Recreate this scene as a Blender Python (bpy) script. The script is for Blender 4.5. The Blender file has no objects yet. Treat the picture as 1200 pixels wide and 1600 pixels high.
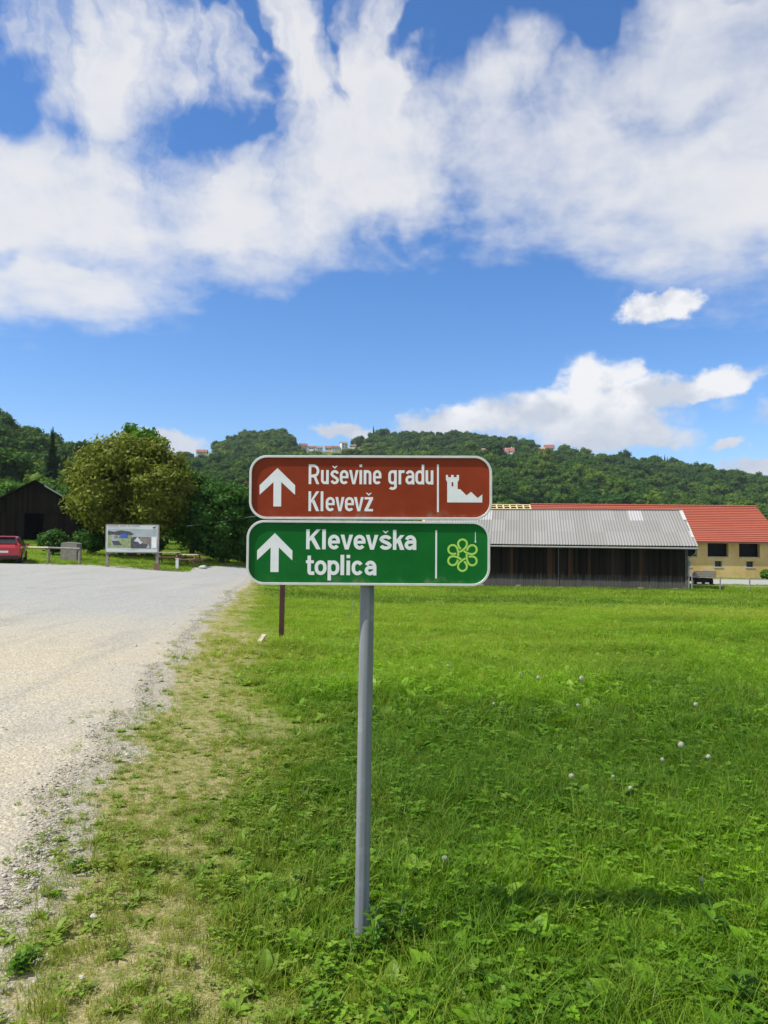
import bpy, bmesh, math, random
import numpy as np
from mathutils import Matrix, Vector, Euler

random.seed(7)
rng = np.random.default_rng(11)
R = math.radians
scene = bpy.context.scene
COL = scene.collection

# ------------------------------------------------------------------ camera
CAM_Z = 1.65
PITCH, ROLL = 2.195, 0.6
cam_data = bpy.data.cameras.new('camera')
cam = bpy.data.objects.new('camera', cam_data)
COL.objects.link(cam)
cam_data.sensor_fit = 'VERTICAL'
cam_data.sensor_height = 24.0
cam_data.lens = 18.0
cam_data.clip_start = 0.05
cam_data.clip_end = 6000
CM = Matrix.Rotation(R(90 + PITCH), 3, 'X') @ Matrix.Rotation(R(ROLL), 3, 'Z')
cam.matrix_world = Matrix.Translation((0, 0, CAM_Z)) @ CM.to_4x4()
scene.camera = cam

# ------------------------------------------------------------------ exposure
scene.view_settings.view_transform = 'Standard'
scene.view_settings.look = 'None'
scene.view_settings.gamma = 1
scene.view_settings.use_curve_mapping = False
scene.view_settings.exposure = 0.38
scene.cycles.max_bounces = 6
scene.cycles.transparent_max_bounces = 4

# ------------------------------------------------------------------ sun
SUN_VEC = Vector((-1.18, -0.38, 1.74)).normalized()
SUN_EL = math.asin(SUN_VEC.z)
SUN_AZ = math.atan2(SUN_VEC.x, SUN_VEC.y)          # clockwise from +Y
sl = bpy.data.lights.new('sun', 'SUN')
sl.energy = 5.0
sl.angle = R(0.53)
sl.color = (1.0, 0.955, 0.88)
sun = bpy.data.objects.new('sun', sl)
COL.objects.link(sun)
sun.location = SUN_VEC * 60
sun.rotation_euler = SUN_VEC.to_track_quat('Z', 'Y').to_euler()


def ray(px, py):
    """direction in the world of a point of the 1200 x 1600 photograph"""
    return (CM @ Vector(((px - 600) / 1200, -(py - 800) / 1200, -1))).normalized()


def azel(px, py):
    d = ray(px, py)
    return math.atan2(d.x, d.y), math.asin(d.z)


# ------------------------------------------------------------------ world: sky + clouds
world = bpy.data.worlds.new('World')
scene.world = world
world.use_nodes = True
wt = world.node_tree
wt.nodes.clear()
WL = wt.links


def wmath(op, a, b=None, c=None, clamp=False):
    n = wt.nodes.new('ShaderNodeMath')
    n.operation = op
    n.use_clamp = clamp
    for i, v in enumerate((a, b, c)):
        if v is None:
            continue
        if isinstance(v, (int, float)):
            n.inputs[i].default_value = v
        else:
            WL.new(v, n.inputs[i])
    return n.outputs[0]


def wnoise(vec, scale, detail, rough, dist=0.0, dims='3D'):
    n = wt.nodes.new('ShaderNodeTexNoise')
    n.noise_dimensions = dims
    n.inputs['Scale'].default_value = scale
    n.inputs['Detail'].default_value = detail
    n.inputs['Roughness'].default_value = rough
    n.inputs['Distortion'].default_value = dist
    WL.new(vec, n.inputs['Vector'])
    return n.outputs['Fac']


def wramp(v, a, b, smooth=True):
    n = wt.nodes.new('ShaderNodeMapRange')
    n.interpolation_type = 'SMOOTHSTEP' if smooth else 'LINEAR'
    n.inputs['From Min'].default_value = a
    n.inputs['From Max'].default_value = b
    WL.new(v, n.inputs['Value'])
    return n.outputs['Result']


def wcombine(x, y, z):
    n = wt.nodes.new('ShaderNodeCombineXYZ')
    for i, v in enumerate((x, y, z)):
        if isinstance(v, (int, float)):
            n.inputs[i].default_value = v
        else:
            WL.new(v, n.inputs[i])
    return n.outputs[0]


def wmix(f, a, b):
    n = wt.nodes.new('ShaderNodeMix')
    n.data_type = 'RGBA'
    if isinstance(f, (int, float)):
        n.inputs[0].default_value = f
    else:
        WL.new(f, n.inputs[0])
    for i, v in ((6, a), (7, b)):
        if isinstance(v, tuple):
            n.inputs[i].default_value = (*v, 1)
        else:
            WL.new(v, n.inputs[i])
    return n.outputs[2]


def wmix2(mode, f, a, b):
    o_ = wmix(f, a, b)
    o_.node.blend_type = mode
    return o_


sky = wt.nodes.new('ShaderNodeTexSky')
sky.sky_type = 'NISHITA'
sky.sun_disc = False
sky.sun_elevation = SUN_EL
sky.sun_rotation = SUN_AZ
sky.altitude = 300
sky.air_density = 1.0
sky.dust_density = 0.6
sky.ozone_density = 1.6
tc = wt.nodes.new('ShaderNodeTexCoord')
sx = wt.nodes.new('ShaderNodeSeparateXYZ')
WL.new(tc.outputs['Generated'], sx.inputs[0])
X, Y, Z = sx.outputs
AZ = wmath('ARCTAN2', X, Y)
EL = wmath('ARCSINE', Z)
zz = wmath('ADD', wmath('MAXIMUM', Z, 0.0), 0.16)
plane = wcombine(wmath('DIVIDE', X, zz), wmath('DIVIDE', Y, zz), 0.0)
lowdir = wcombine(AZ, wmath('MULTIPLY', EL, 1.35), 0.0)

POS = [(130, 320, 270, 150, 0), (400, 330, 250, 120, 8), (600, 260, 240, 130, 20), (860, 230, 280, 150, -8),
       (1070, 300, 230, 150, -10), (1120, 100, 200, 130, 0), (190, 90, 170, 170, 0), (455, 90, 70, 190, 12),
       (595, 110, 75, 190, -5), (80, 440, 210, 62, 0), (780, 120, 130, 90, 0), (960, 120, 140, 90, 0), (320, 110, 110, 110, 0), (1210, 250, 150, 200, 0),
       (1400, 200, 260, 230, 0), (-200, 330, 260, 180, 0), (500, -200, 400, 120, 10)]
LOW = [(905, 650, 230, 50, 0), (925, 600, 85, 62, 0), (1090, 600, 110, 30, 8), (1010, 622, 95, 44, 0), (700, 660, 110, 34, 8), (960, 680, 150, 36, 0),
       (545, 676, 46, 18, 0), (245, 690, 82, 28, 0), (1045, 474, 84, 30, 12), (1145, 698, 44, 14, 0),
       (1185, 728, 70, 16, 0), (1010, 488, 45, 18, 0), (1290, 640, 120, 40, 0), (-150, 610, 160, 40, 0)]
NEG = [(20, 140, 60, 130, 0, 1.0), (350, 190, 80, 120, 10, .5), (860, 10, 130, 42, 0, .9), (645, 352, 60, 34, 0, .4),
       (385, 40, 30, 90, 12, .5), (535, 50, 26, 95, -8, .45), (320, 5, 40, 40, 0, .9), (655, 30, 30, 60, 0, .8), (400, 230, 40, 40, 0, .45),
       (15, 385, 45, 28, 0, .4), (1190, 40, 60, 26, 0, .3), (690, 20, 50, 30, 0, .6)]


w1 = wnoise(lowdir, 4.5, 5, .6)
w2 = wnoise(wcombine(wmath('ADD', AZ, 7.3), EL, 2.1), 4.5, 5, .6)
WAZ = wmath('ADD', AZ, wmath('MULTIPLY', wmath('SUBTRACT', w1, .5), .20))
WEL = wmath('ADD', EL, wmath('MULTIPLY', wmath('MULTIPLY', wmath('SUBTRACT', w2, .5), .20), wramp(EL, .12, .40)))

LAZ = wmath('ADD', AZ, wmath('MULTIPLY', wmath('SUBTRACT', wnoise(lowdir, 13, 5, .6), .5), .12))
LEL = wmath('ADD', EL, wmath('MULTIPLY', wmath('SUBTRACT', wnoise(wcombine(wmath('ADD', AZ, 3.1), EL, 5.1), 15, 5, .6), .5), .055))

NAZ = wmath('ADD', AZ, wmath('MULTIPLY', wmath('SUBTRACT', wnoise(lowdir, 6, 3, .5), .5), .30))
NEL = wmath('ADD', EL, wmath('MULTIPLY', wmath('SUBTRACT', wnoise(wcombine(wmath('ADD', AZ, 1.9), EL, 8.1), 6, 3, .5), .5), .30))


def blob(px, py, rx, ry, ang, neg=False):
    a0, e0 = azel(px, py)
    k = 1200 * (1 + ((px - 600) / 1200) ** 2 * .5 + ((py - 846) / 1200) ** 2 * .9)
    rx, ry = rx / k, ry / k
    hi_ = py < 460
    da = wmath('MULTIPLY', wmath('SUBTRACT', NAZ if neg else WAZ if hi_ else LAZ, a0), math.cos(e0))
    de = wmath('SUBTRACT', NEL if neg else WEL if hi_ else LEL, e0)
    c, s = math.cos(R(ang)), math.sin(R(ang))
    u = wmath('ADD', wmath('MULTIPLY', da, c / rx), wmath('MULTIPLY', de, s / rx))
    v = wmath('ADD', wmath('MULTIPLY', da, -s / ry), wmath('MULTIPLY', de, c / ry))
    q = wmath('ADD', wmath('MULTIPLY', u, u), wmath('MULTIPLY', v, v))
    return wmath('SUBTRACT', 1.0, wmath('POWER', q, 0.6))


def union(items):
    m = None
    for it in items:
        g = blob(*it)
        m = g if m is None else wmath('MAXIMUM', m, g)
    return m


high = wmath('MAXIMUM', union(POS), -1.0)
for it in NEG:
    g = wmath('MAXIMUM', blob(*it[:5], neg=True), 0.0)
    high = wmath('SUBTRACT', high, wmath('MULTIPLY', g, it[5] * 1.15))
low = wmath('MAXIMUM', union(LOW), -1.0)
# elsewhere the sky goes on in the same way: broken cloud from a broad noise
VA, VE = azel(600, 500)
far_from = wmath('ADD', wmath('POWER', wmath('MULTIPLY', AZ, 1.3), 2), wmath('POWER', wmath('MULTIPLY', wmath('SUBTRACT', EL, VE), 1.1), 2))
outside = wramp(far_from, 0.55, 1.1)
broad = wmath('MULTIPLY', wmath('SUBTRACT', wnoise(plane, 0.55, 2, .5), 0.47), 6)
high = wmath('ADD', wmath('MULTIPLY', high, wmath('SUBTRACT', 1.0, outside)), wmath('MULTIPLY', broad, outside))

n1 = wnoise(plane, 1.5, 9, .56, .1)
n1b = wnoise(plane, 5.0, 7, .6, .15)
n2 = wnoise(lowdir, 11, 8, .55, .1)
streak = wnoise(wcombine(wmath('MULTIPLY', WAZ, 7.5), wmath('MULTIPLY', WEL, 2.0), 3.3), 1.6, 7, .6, .2)
fl = wmath('ADD', wmath('MULTIPLY', wmath('SUBTRACT', n1, .5), 2.6), wmath('MULTIPLY', wmath('SUBTRACT', n1b, .5), 1.9))
fl = wmath('ADD', fl, wmath('MULTIPLY', wmath('SUBTRACT', streak, .5), wramp(EL, .25, .55, True)))
fl = wmath('ADD', fl, wmath('MULTIPLY', wmath('MULTIPLY', wmath('SUBTRACT', streak, .5), 3.2), wmath('MULTIPLY', wramp(EL, .25, .55, True), wramp(AZ, .25, -.1))))
dh = wmath('ADD', wmath('MULTIPLY', wmath('MINIMUM', high, .6), 1.45), fl)
dl = wmath('ADD', wmath('MULTIPLY', low, 1.9), wmath('MULTIPLY', wmath('SUBTRACT', n2, .5), 2.6))
ah = wmath('MULTIPLY', wmath('POWER', wramp(dh, -.5, 1.25), .85), 0.96)
al = wramp(dl, .05, 1.0)
alpha = wmath('MAXIMUM', ah, al)
alpha = wmath('MULTIPLY', alpha, wramp(EL, 0.0, 0.03))
# grey bellies where the cloud is thick, bright puffs elsewhere
offs = wt.nodes.new('ShaderNodeVectorMath')
offs.operation = 'ADD'
WL.new(lowdir, offs.inputs[0])
offs.inputs[1].default_value = (-0.02, 0.035, 0)
n2s = wnoise(offs.outputs[0], 11, 5, .55, .1)
n2c = wnoise(lowdir, 11, 5, .55, .1)
puff = wmath('ADD', .5, wmath('MULTIPLY', wmath('SUBTRACT', n2c, n2s), 4.2), clamp=True)
under = wramp(EL, *sorted((azel(900, 700)[1], azel(900, 590)[1])))
puff = wmath('MULTIPLY', wmath('ADD', puff, .25), wmath('ADD', .35, wmath('MULTIPLY', under, .8)), clamp=True)
lowcol = wmix(puff, (.62, .70, .84), (1.08, 1.09, 1.12))
thick = wmath('MULTIPLY', wramp(dh, .9, 2.2), wramp(wnoise(plane, 1.1, 4, .55), .36, .62), clamp=True)
soft = wmath('MULTIPLY', wramp(wnoise(plane, 2.6, 5, .55), .42, .68), .3)
highcol = wmix(wmath('MAXIMUM', wmath('MULTIPLY', thick, .9), soft), (1.0, 1.0, 1.02), (.70, .78, .90))
ishigh = wramp(wmath('SUBTRACT', ah, al), -.1, .1)
ccol = wmix(ishigh, lowcol, highcol)

hs = wt.nodes.new('ShaderNodeHueSaturation')
hs.inputs['Saturation'].default_value = 1.17
hs.inputs['Value'].default_value = 1.36
WL.new(wmix2('MULTIPLY', 1.0, sky.outputs[0], (.83, .94, 1.14)), hs.inputs['Color'])
SKY_STRENGTH = 0.086
CLOUD_GAIN = 0.65 / SKY_STRENGTH
cg = wt.nodes.new('ShaderNodeVectorMath')
cg.operation = 'SCALE'
cg.inputs['Scale'].default_value = CLOUD_GAIN
WL.new(ccol, cg.inputs[0])
final = wmix(alpha, hs.outputs[0], cg.outputs[0])
bg = wt.nodes.new('ShaderNodeBackground')
bg.inputs['Strength'].default_value = SKY_STRENGTH
WL.new(final, bg.inputs['Color'])
wo = wt.nodes.new('ShaderNodeOutputWorld')
WL.new(bg.outputs[0], wo.inputs['Surface'])

# ------------------------------------------------------------------ numeric noise
def _hash(ix, iy, seed):
    h = (ix * 374761393 + iy * 668265263 + seed * 1442695041) & 0xffffffff
    h = ((h ^ (h >> 13)) * 1274126177) & 0xffffffff
    return ((h ^ (h >> 16)) & 0xffff) / 65535.0


def vnoise(x, y, seed=0):
    x = np.asarray(x, float); y = np.asarray(y, float)
    ix = np.floor(x).astype(np.int64); iy = np.floor(y).astype(np.int64)
    fx = x - ix; fy = y - iy
    fx = fx * fx * (3 - 2 * fx); fy = fy * fy * (3 - 2 * fy)
    a = _hash(ix, iy, seed); b = _hash(ix + 1, iy, seed); c = _hash(ix, iy + 1, seed); d = _hash(ix + 1, iy + 1, seed)
    return (a * (1 - fx) + b * fx) * (1 - fy) + (c * (1 - fx) + d * fx) * fy


def fbm(x, y, seed=0, octv=4):
    t = 0; a = .5; s = 0
    x = np.asarray(x, float); y = np.asarray(y, float)
    for k in range(octv):
        t = t + a * vnoise(x * 2 ** k, y * 2 ** k, seed + k); s += a; a *= .5
    return t / s


def sstep(a, b, v):
    t = np.clip((np.asarray(v, float) - a) / (b - a), 0, 1)
    return t * t * (3 - 2 * t)


# ------------------------------------------------------------------ terrain height near the camera
def H(x, y):
    x = np.asarray(x, float); y = np.asarray(y, float)
    g = np.interp(x, [-60, -21, -15, -12, -9, -4], [.9, .25, .09, -.10, -.25, -.35])
    left = g * sstep(14, 40, y) + np.interp(y, [43, 50, 84, 130, 400], [0, .34, .75, 1.6, 1.6]) * sstep(-6, -16, x)
    field = np.interp(y, [0, 6, 51, 90, 200], [0, 0, -1.35, -1.84, -1.84])
    w = sstep(-10, 2, x)
    un = (fbm(x * .35, y * .35, 5, 2) - .5) * .10 * np.clip(1.2 - y / 60, 0, 1)
    return left * (1 - w) + field * w + un


def Hf(x, y):
    return float(H(x, y))


def hit(px, py):
    """where the view ray of a photograph point meets the ground"""
    d = ray(px, py)
    o = Vector((0, 0, CAM_Z)); t = 1.0
    for i in range(4000):
        p = o + d * t
        if p.z < Hf(p.x, p.y):
            lo, hi = t - max(.02, t * .004), t
            for k in range(12):
                m = (lo + hi) / 2; p = o + d * m
                if p.z < Hf(p.x, p.y): hi = m
                else: lo = m
            return p
        t += max(.02, t * .004)
        if t > 900: break
    return o + d * t


def at(px, py, dist):
    """point of the view ray at depth Y = dist"""
    d = ray(px, py)
    return Vector((0, 0, CAM_Z)) + d * (dist / d.y)


# ------------------------------------------------------------------ materials
def nodemat(name):
    m = bpy.data.materials.new(name)
    m.use_nodes = True
    nt = m.node_tree
    nt.nodes.clear()
    out = nt.nodes.new('ShaderNodeOutputMaterial')
    return m, nt, out


class NT:
    def __init__(s, name):
        s.m, s.t, s.out = nodemat(name)

    def n(s, typ, **kw):
        nd = s.t.nodes.new(typ)
        for k, v in kw.items():
            setattr(nd, k, v)
        return nd

    def lk(s, v, sock):
        if isinstance(v, (int, float)):
            sock.default_value = v
        elif isinstance(v, tuple):
            sock.default_value = (*v, 1) if len(v) == 3 and sock.type == 'RGBA' else v
        else:
            s.t.links.new(v, sock)

    def math(s, op, a, b=0.0, clamp=False):
        nd = s.n('ShaderNodeMath', operation=op, use_clamp=clamp)
        s.lk(a, nd.inputs[0]); s.lk(b, nd.inputs[1])
        return nd.outputs[0]

    def mix(s, f, a, b, blend='MIX'):
        nd = s.n('ShaderNodeMix', data_type='RGBA', blend_type=blend)
        s.lk(f, nd.inputs[0]); s.lk(a, nd.inputs[6]); s.lk(b, nd.inputs[7])
        return nd.outputs[2]

    def noise(s, scale, detail=4, rough=.55, vec=None, dist=0.0):
        nd = s.n('ShaderNodeTexNoise')
        nd.inputs['Scale'].default_value = scale
        nd.inputs['Detail'].default_value = detail
        nd.inputs['Roughness'].default_value = rough
        nd.inputs['Distortion'].default_value = dist
        s.lk(vec if vec is not None else s.pos(), nd.inputs['Vector'])
        return nd.outputs['Fac']

    def pos(s, obj=True):
        if not hasattr(s, '_tc'):
            s._tc = s.n('ShaderNodeTexCoord')
        return s._tc.outputs['Object']

    def scaled(s, v, sc):
        nd = s.n('ShaderNodeVectorMath', operation='MULTIPLY')
        s.lk(v, nd.inputs[0]); nd.inputs[1].default_value = sc
        return nd.outputs[0]

    def rng(s, v, a, b, c=0.0, d=1.0):
        nd = s.n('ShaderNodeMapRange', interpolation_type='SMOOTHSTEP')
        s.lk(v, nd.inputs['Value'])
        nd.inputs['From Min'].default_value = a; nd.inputs['From Max'].default_value = b
        nd.inputs['To Min'].default_value = c; nd.inputs['To Max'].default_value = d
        return nd.outputs['Result']

    def attr(s, name, typ='GEOMETRY'):
        nd = s.n('ShaderNodeAttribute', attribute_type=typ, attribute_name=name)
        return nd.outputs['Fac']

    def bump(s, h, strength, dist):
        nd = s.n('ShaderNodeBump')
        nd.inputs['Strength'].default_value = strength
        nd.inputs['Distance'].default_value = dist
        s.lk(h, nd.inputs['Height'])
        return nd.outputs[0]

    def principled(s, col, rough=.8, metal=0.0, spec=.5, normal=None, coat=0.0):
        p = s.n('ShaderNodeBsdfPrincipled')
        s.lk(col, p.inputs['Base Color']); s.lk(rough, p.inputs['Roughness'])
        s.lk(metal, p.inputs['Metallic'])
        p.inputs['Specular IOR Level'].default_value = spec
        p.inputs['Coat Weight'].default_value = coat
        if normal is not None:
            s.lk(normal, p.inputs['Normal'])
        s.lk(p.outputs[0], s.out.inputs['Surface'])
        return s.m


def simple(name, col, rough=.8, var=.15, scale=3.0, metal=0.0, spec=.5, bumpd=0.0, bscale=40, coat=0.0):
    t = NT(name)
    f = t.rng(t.noise(scale, 5, .6), .3, .7)
    dark = tuple(c * (1 - var) for c in col); light = tuple(min(1, c * (1 + var)) for c in col)
    c = t.mix(f, dark, light)
    nm = t.bump(t.noise(bscale, 4, .6), .6, bumpd) if bumpd else None
    return t.principled(c, rough, metal, spec, nm, coat)


def leafmat(name, dark, light, olive=None, transl=.35, spec=.08, rough=.5, world_var=0.0):
    """tone of the instance and of each face choose the colour; leaves let light through"""
    t = NT(name)
    ti = t.attr('tone', 'INSTANCER')
    tf = t.attr('ft', 'GEOMETRY')
    f = t.math('ADD', t.math('MULTIPLY', ti, .6), t.math('MULTIPLY', tf, .45), clamp=True)
    c = t.mix(f, dark, light)
    if olive:
        c = t.mix(t.attr('dry', 'INSTANCER'), c, olive)
    p = t.n('ShaderNodeBsdfPrincipled')
    t.lk(c, p.inputs['Base Color'])
    p.inputs['Roughness'].default_value = rough
    p.inputs['Specular IOR Level'].default_value = spec
    tr = t.n('ShaderNodeBsdfTranslucent')
    c2 = t.mix(1.0, c, (1.15, 1.3, .5), 'MULTIPLY')
    t.lk(c2, tr.inputs['Color'])
    mx = t.n('ShaderNodeMixShader')
    mx.inputs[0].default_value = transl
    t.t.links.new(p.outputs[0], mx.inputs[1]); t.t.links.new(tr.outputs[0], mx.inputs[2])
    t.t.links.new(mx.outputs[0], t.out.inputs['Surface'])
    return t.m


M = {}
M['lush'] = leafmat('lush_grass', (.030, .095, .004), (.215, .385, .010), (.40, .38, .07), transl=.40, spec=.18)
M['dryg'] = leafmat('dry_grass', (.20, .23, .04), (.46, .43, .15), (.52, .46, .22), transl=.25)
M['weed'] = leafmat('weed_leaf', (.038, .115, .005), (.22, .42, .018), (.32, .36, .07), transl=.38, spec=.2)
M['forest'] = leafmat('forest_leaf', (.020, .060, .010), (.075, .150, .018), (.12, .18, .02), transl=.28, rough=.6)
M['walnut'] = leafmat('walnut_leaf', (.09, .115, .014), (.34, .36, .055), transl=.3)
M['linden'] = leafmat('broadleaf', (.028, .085, .014), (.11, .21, .035), transl=.3)
M['spring'] = leafmat('bright_leaf', (.06, .15, .012), (.14, .27, .03), transl=.3)
M['conifer'] = leafmat('conifer_needle', (.012, .03, .012), (.035, .06, .02), transl=.1)
M['russet'] = leafmat('russet_leaf', (.09, .045, .02), (.17, .085, .04), transl=.25)
M['bark'] = simple('bark', (.10, .075, .05), .9, .4, 6, bumpd=.03)
M['olive'] = leafmat('olive_leaf', (.10, .12, .03), (.2, .2, .06), transl=.25)

# ground: soil and thatch, mixed by where the verge is worn
t = NT('ground_soil')
dryv = t.attr('dry'); grav = t.attr('grav')
n = t.noise(2.2, 6, .65); nf = t.noise(60, 4, .7); nm_ = t.noise(11, 5, .6)
green = t.mix(t.rng(nf, .3, .7), (.030, .075, .004), (.11, .19, .008))
green = t.mix(t.rng(t.noise(.35, 4, .6), .35, .65), green, t.mix(nf, (.09, .15, .006), (.18, .25, .012)))
straw = t.mix(t.rng(nf, .3, .7), (.16, .14, .06), (.44, .37, .18))
straw = t.mix(t.rng(nm_, .45, .65), straw, t.mix(nf, (.09, .12, .02), (.2, .22, .06)))
c = t.mix(t.rng(t.math('ADD', dryv, t.math('MULTIPLY', t.math('SUBTRACT', nm_, .5), .9)), .5, .95), green, straw)
stone = t.mix(t.rng(nf, .35, .65), (.20, .175, .13), (.46, .425, .35))
c = t.mix(t.rng(t.math('ADD', grav, t.math('MULTIPLY', t.math('SUBTRACT', nm_, .5), 1.0)), .4, .7), c, stone)
M['ground'] = t.principled(c, .95, 0, .2, t.bump(nf, .8, .02))

# gravel
t = NT('gravel')
nf = t.noise(46, 3, .75); nm_ = t.noise(9, 5, .6); nb = t.noise(.22, 3, .5); nb2 = t.noise(.8, 4, .55)
vor = t.n('ShaderNodeTexVoronoi'); vor.inputs['Scale'].default_value = 38
t.lk(t.pos(), vor.inputs['Vector'])
vb = t.n('ShaderNodeTexVoronoi'); vb.inputs['Scale'].default_value = 12
t.lk(t.pos(), vb.inputs['Vector'])
sep = t.n('ShaderNodeSeparateColor'); t.lk(vor.outputs['Color'], sep.inputs[0])
pale = t.mix(sep.outputs[0], (.31, .285, .225), (.50, .465, .375))
grey = t.mix(sep.outputs[0], (.25, .255, .24), (.40, .405, .38))
beige = t.mix(sep.outputs[0], (.36, .315, .215), (.53, .47, .345))
sepp = t.n('ShaderNodeSeparateXYZ'); t.lk(t.pos(), sepp.inputs[0])
farf = t.rng(t.math('ADD', sepp.outputs[1], t.math('MULTIPLY', nb2, 6)), 13, 24)
c = t.mix(t.rng(t.math('ADD', nb, t.math('MULTIPLY', nb2, .5)), .60, .82), pale, beige)
c = t.mix(farf, c, grey)
track = t.noise(1.0, 5, .6, t.scaled(t.pos(), (1.15, .13, 1)))
c = t.mix(t.rng(track, .50, .66, 0, .55), c, t.mix(sep.outputs[0], (.22, .215, .185), (.36, .35, .305)))
c = t.mix(t.rng(track, .46, .30, 0, .5), c, t.mix(sep.outputs[0], (.34, .305, .225), (.47, .43, .34)))
damp = t.noise(.55, 5, .6)
c = t.mix(t.rng(damp, .60, .72, 0, .45), c, (.22, .215, .185))
wear = t.attr('edge')
c = t.mix(t.math('MULTIPLY', t.rng(nf, .52, .36), .55), c, (.15, .13, .10))
c = t.mix(t.math('MULTIPLY', wear, t.rng(nm_, .4, .6)), c, t.mix(nf, (.24, .21, .15), (.48, .43, .34)))
hgt = t.math('ADD', t.math('MULTIPLY', vor.outputs['Distance'], -.8), nf)
M['gravel'] = t.principled(c, .95, 0, .25, t.bump(hgt, .75, .016))
M['pebble'] = leafmat('pebble', (.30, .28, .225), (.54, .51, .43), transl=0.0, rough=.9)


# ------------------------------------------------------------------ mesh builders
def link(o, parent=None):
    COL.objects.link(o)
    if parent is not None:
        o.parent = parent
    return o


def tag(o, label=None, cat=None, group=None, kind=None):
    if label: o['label'] = label
    if cat: o['category'] = cat
    if group: o['group'] = group
    if kind: o['kind'] = kind
    return o


def empty(name, loc=(0, 0, 0), rz=0.0, label=None, cat=None, group=None):
    o = bpy.data.objects.new(name, None)
    o.location = loc; o.rotation_euler = (0, 0, rz); o.empty_display_size = .2
    link(o)
    return tag(o, label, cat, group)


class MB:
    def __init__(s):
        s.v = []; s.f = []; s.t = []; s.tone = .5

    def face(s, f):
        s.f.append(f); s.t.append(s.tone)

    def poly(s, pts):
        b = len(s.v); s.v += [tuple(p) for p in pts]; s.face(tuple(range(b, b + len(pts))))

    def box(s, lo, hi, m=None):
        b = len(s.v)
        for z in (lo[2], hi[2]):
            for x, y in ((lo[0], lo[1]), (hi[0], lo[1]), (hi[0], hi[1]), (lo[0], hi[1])):
                p = Vector((x, y, z))
                s.v.append(tuple(m @ p if m is not None else p))
        for f in ((3, 2, 1, 0), (4, 5, 6, 7), (0, 1, 5, 4), (1, 2, 6, 5), (2, 3, 7, 6), (3, 0, 4, 7)):
            s.face(tuple(b + i for i in f))
        return s

    def tube(s, pts, radii, n=8, caps=True):
        b = len(s.v); pts = [Vector(p) for p in pts]
        if isinstance(radii, (int, float)): radii = [radii] * len(pts)
        for i, p in enumerate(pts):
            d = (pts[min(i + 1, len(pts) - 1)] - pts[max(i - 1, 0)]).normalized()
            u = d.cross(Vector((0, 0, 1)) if abs(d.z) < .9 else Vector((0, 1, 0))).normalized(); w = d.cross(u)
            for k in range(n):
                a = 2 * math.pi * k / n
                s.v.append(tuple(p + (u * math.cos(a) + w * math.sin(a)) * radii[i]))
        for i in range(len(pts) - 1):
            for k in range(n):
                k2 = (k + 1) % n
                s.face((b + i * n + k, b + (i + 1) * n + k, b + (i + 1) * n + k2, b + i * n + k2))
        if caps:
            s.face(tuple(b + k for k in range(n)))
            s.face(tuple(b + (len(pts) - 1) * n + k for k in reversed(range(n))))
        return s

    def prism(s, pts, y0, y1):
        """polygon in x,z pushed out along y"""
        b = len(s.v); n = len(pts)
        for y in (y0, y1):
            s.v += [(p[0], y, p[1]) for p in pts]
        s.face(tuple(b + i for i in range(n)))
        s.face(tuple(b + n + i for i in reversed(range(n))))
        for i in range(n):
            j = (i + 1) % n
            s.face((b + i, b + n + i, b + n + j, b + j))
        return s

    def mesh(s, name, mat, smooth=False):
        me = bpy.data.meshes.new(name)
        me.from_pydata(s.v, [], s.f)
        a = me.attributes.new('ft', 'FLOAT', 'FACE')
        a.data.foreach_set('value', np.array(s.t, np.float32))
        bm = bmesh.new(); bm.from_mesh(me); bmesh.ops.recalc_face_normals(bm, faces=bm.faces); bm.to_mesh(me); bm.free()
        if mat: me.materials.append(mat)
        if smooth: me.polygons.foreach_set('use_smooth', [True] * len(me.polygons))
        me.update()
        return me

    def build(s, name, mat, parent=None, smooth=False, kind=None, label=None):
        o = bpy.data.objects.new(name, s.mesh(name, mat, smooth))
        link(o, parent)
        return tag(o, label, kind=kind)


def np_mesh(name, V, F, mat, ft=None, attrs=None, smooth=False):
    me = bpy.data.meshes.new(name)
    V = np.asarray(V, np.float32); F = np.asarray(F, np.int32)
    me.vertices.add(len(V)); me.vertices.foreach_set('co', V.ravel())
    k = F.shape[1]
    me.loops.add(F.size); me.loops.foreach_set('vertex_index', F.ravel())
    me.polygons.add(len(F))
    me.polygons.foreach_set('loop_start', np.arange(0, F.size, k, dtype=np.int32))
    if ft is not None:
        a = me.attributes.new('ft', 'FLOAT', 'FACE'); a.data.foreach_set('value', np.asarray(ft, np.float32))
    for nm, val in (attrs or {}).items():
        a = me.attributes.new(nm, 'FLOAT', 'POINT'); a.data.foreach_set('value', np.asarray(val, np.float32))
    if mat: me.materials.append(mat)
    if smooth: me.polygons.foreach_set('use_smooth', np.ones(len(F), bool))
    me.update(calc_edges=True); me.validate()
    return me


def grid_faces(nx, ny):
    i, j = np.meshgrid(np.arange(nx - 1), np.arange(ny - 1), indexing='xy')
    a = (j * nx + i).ravel()
    return np.stack([a, a + 1, a + 1 + nx, a + nx], 1)


def copy_tree(o, parent=None):
    c = o.copy(); COL.objects.link(c)
    if parent is not None: c.parent = parent
    for ch in list(o.children): copy_tree(ch, c)
    return c


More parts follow.
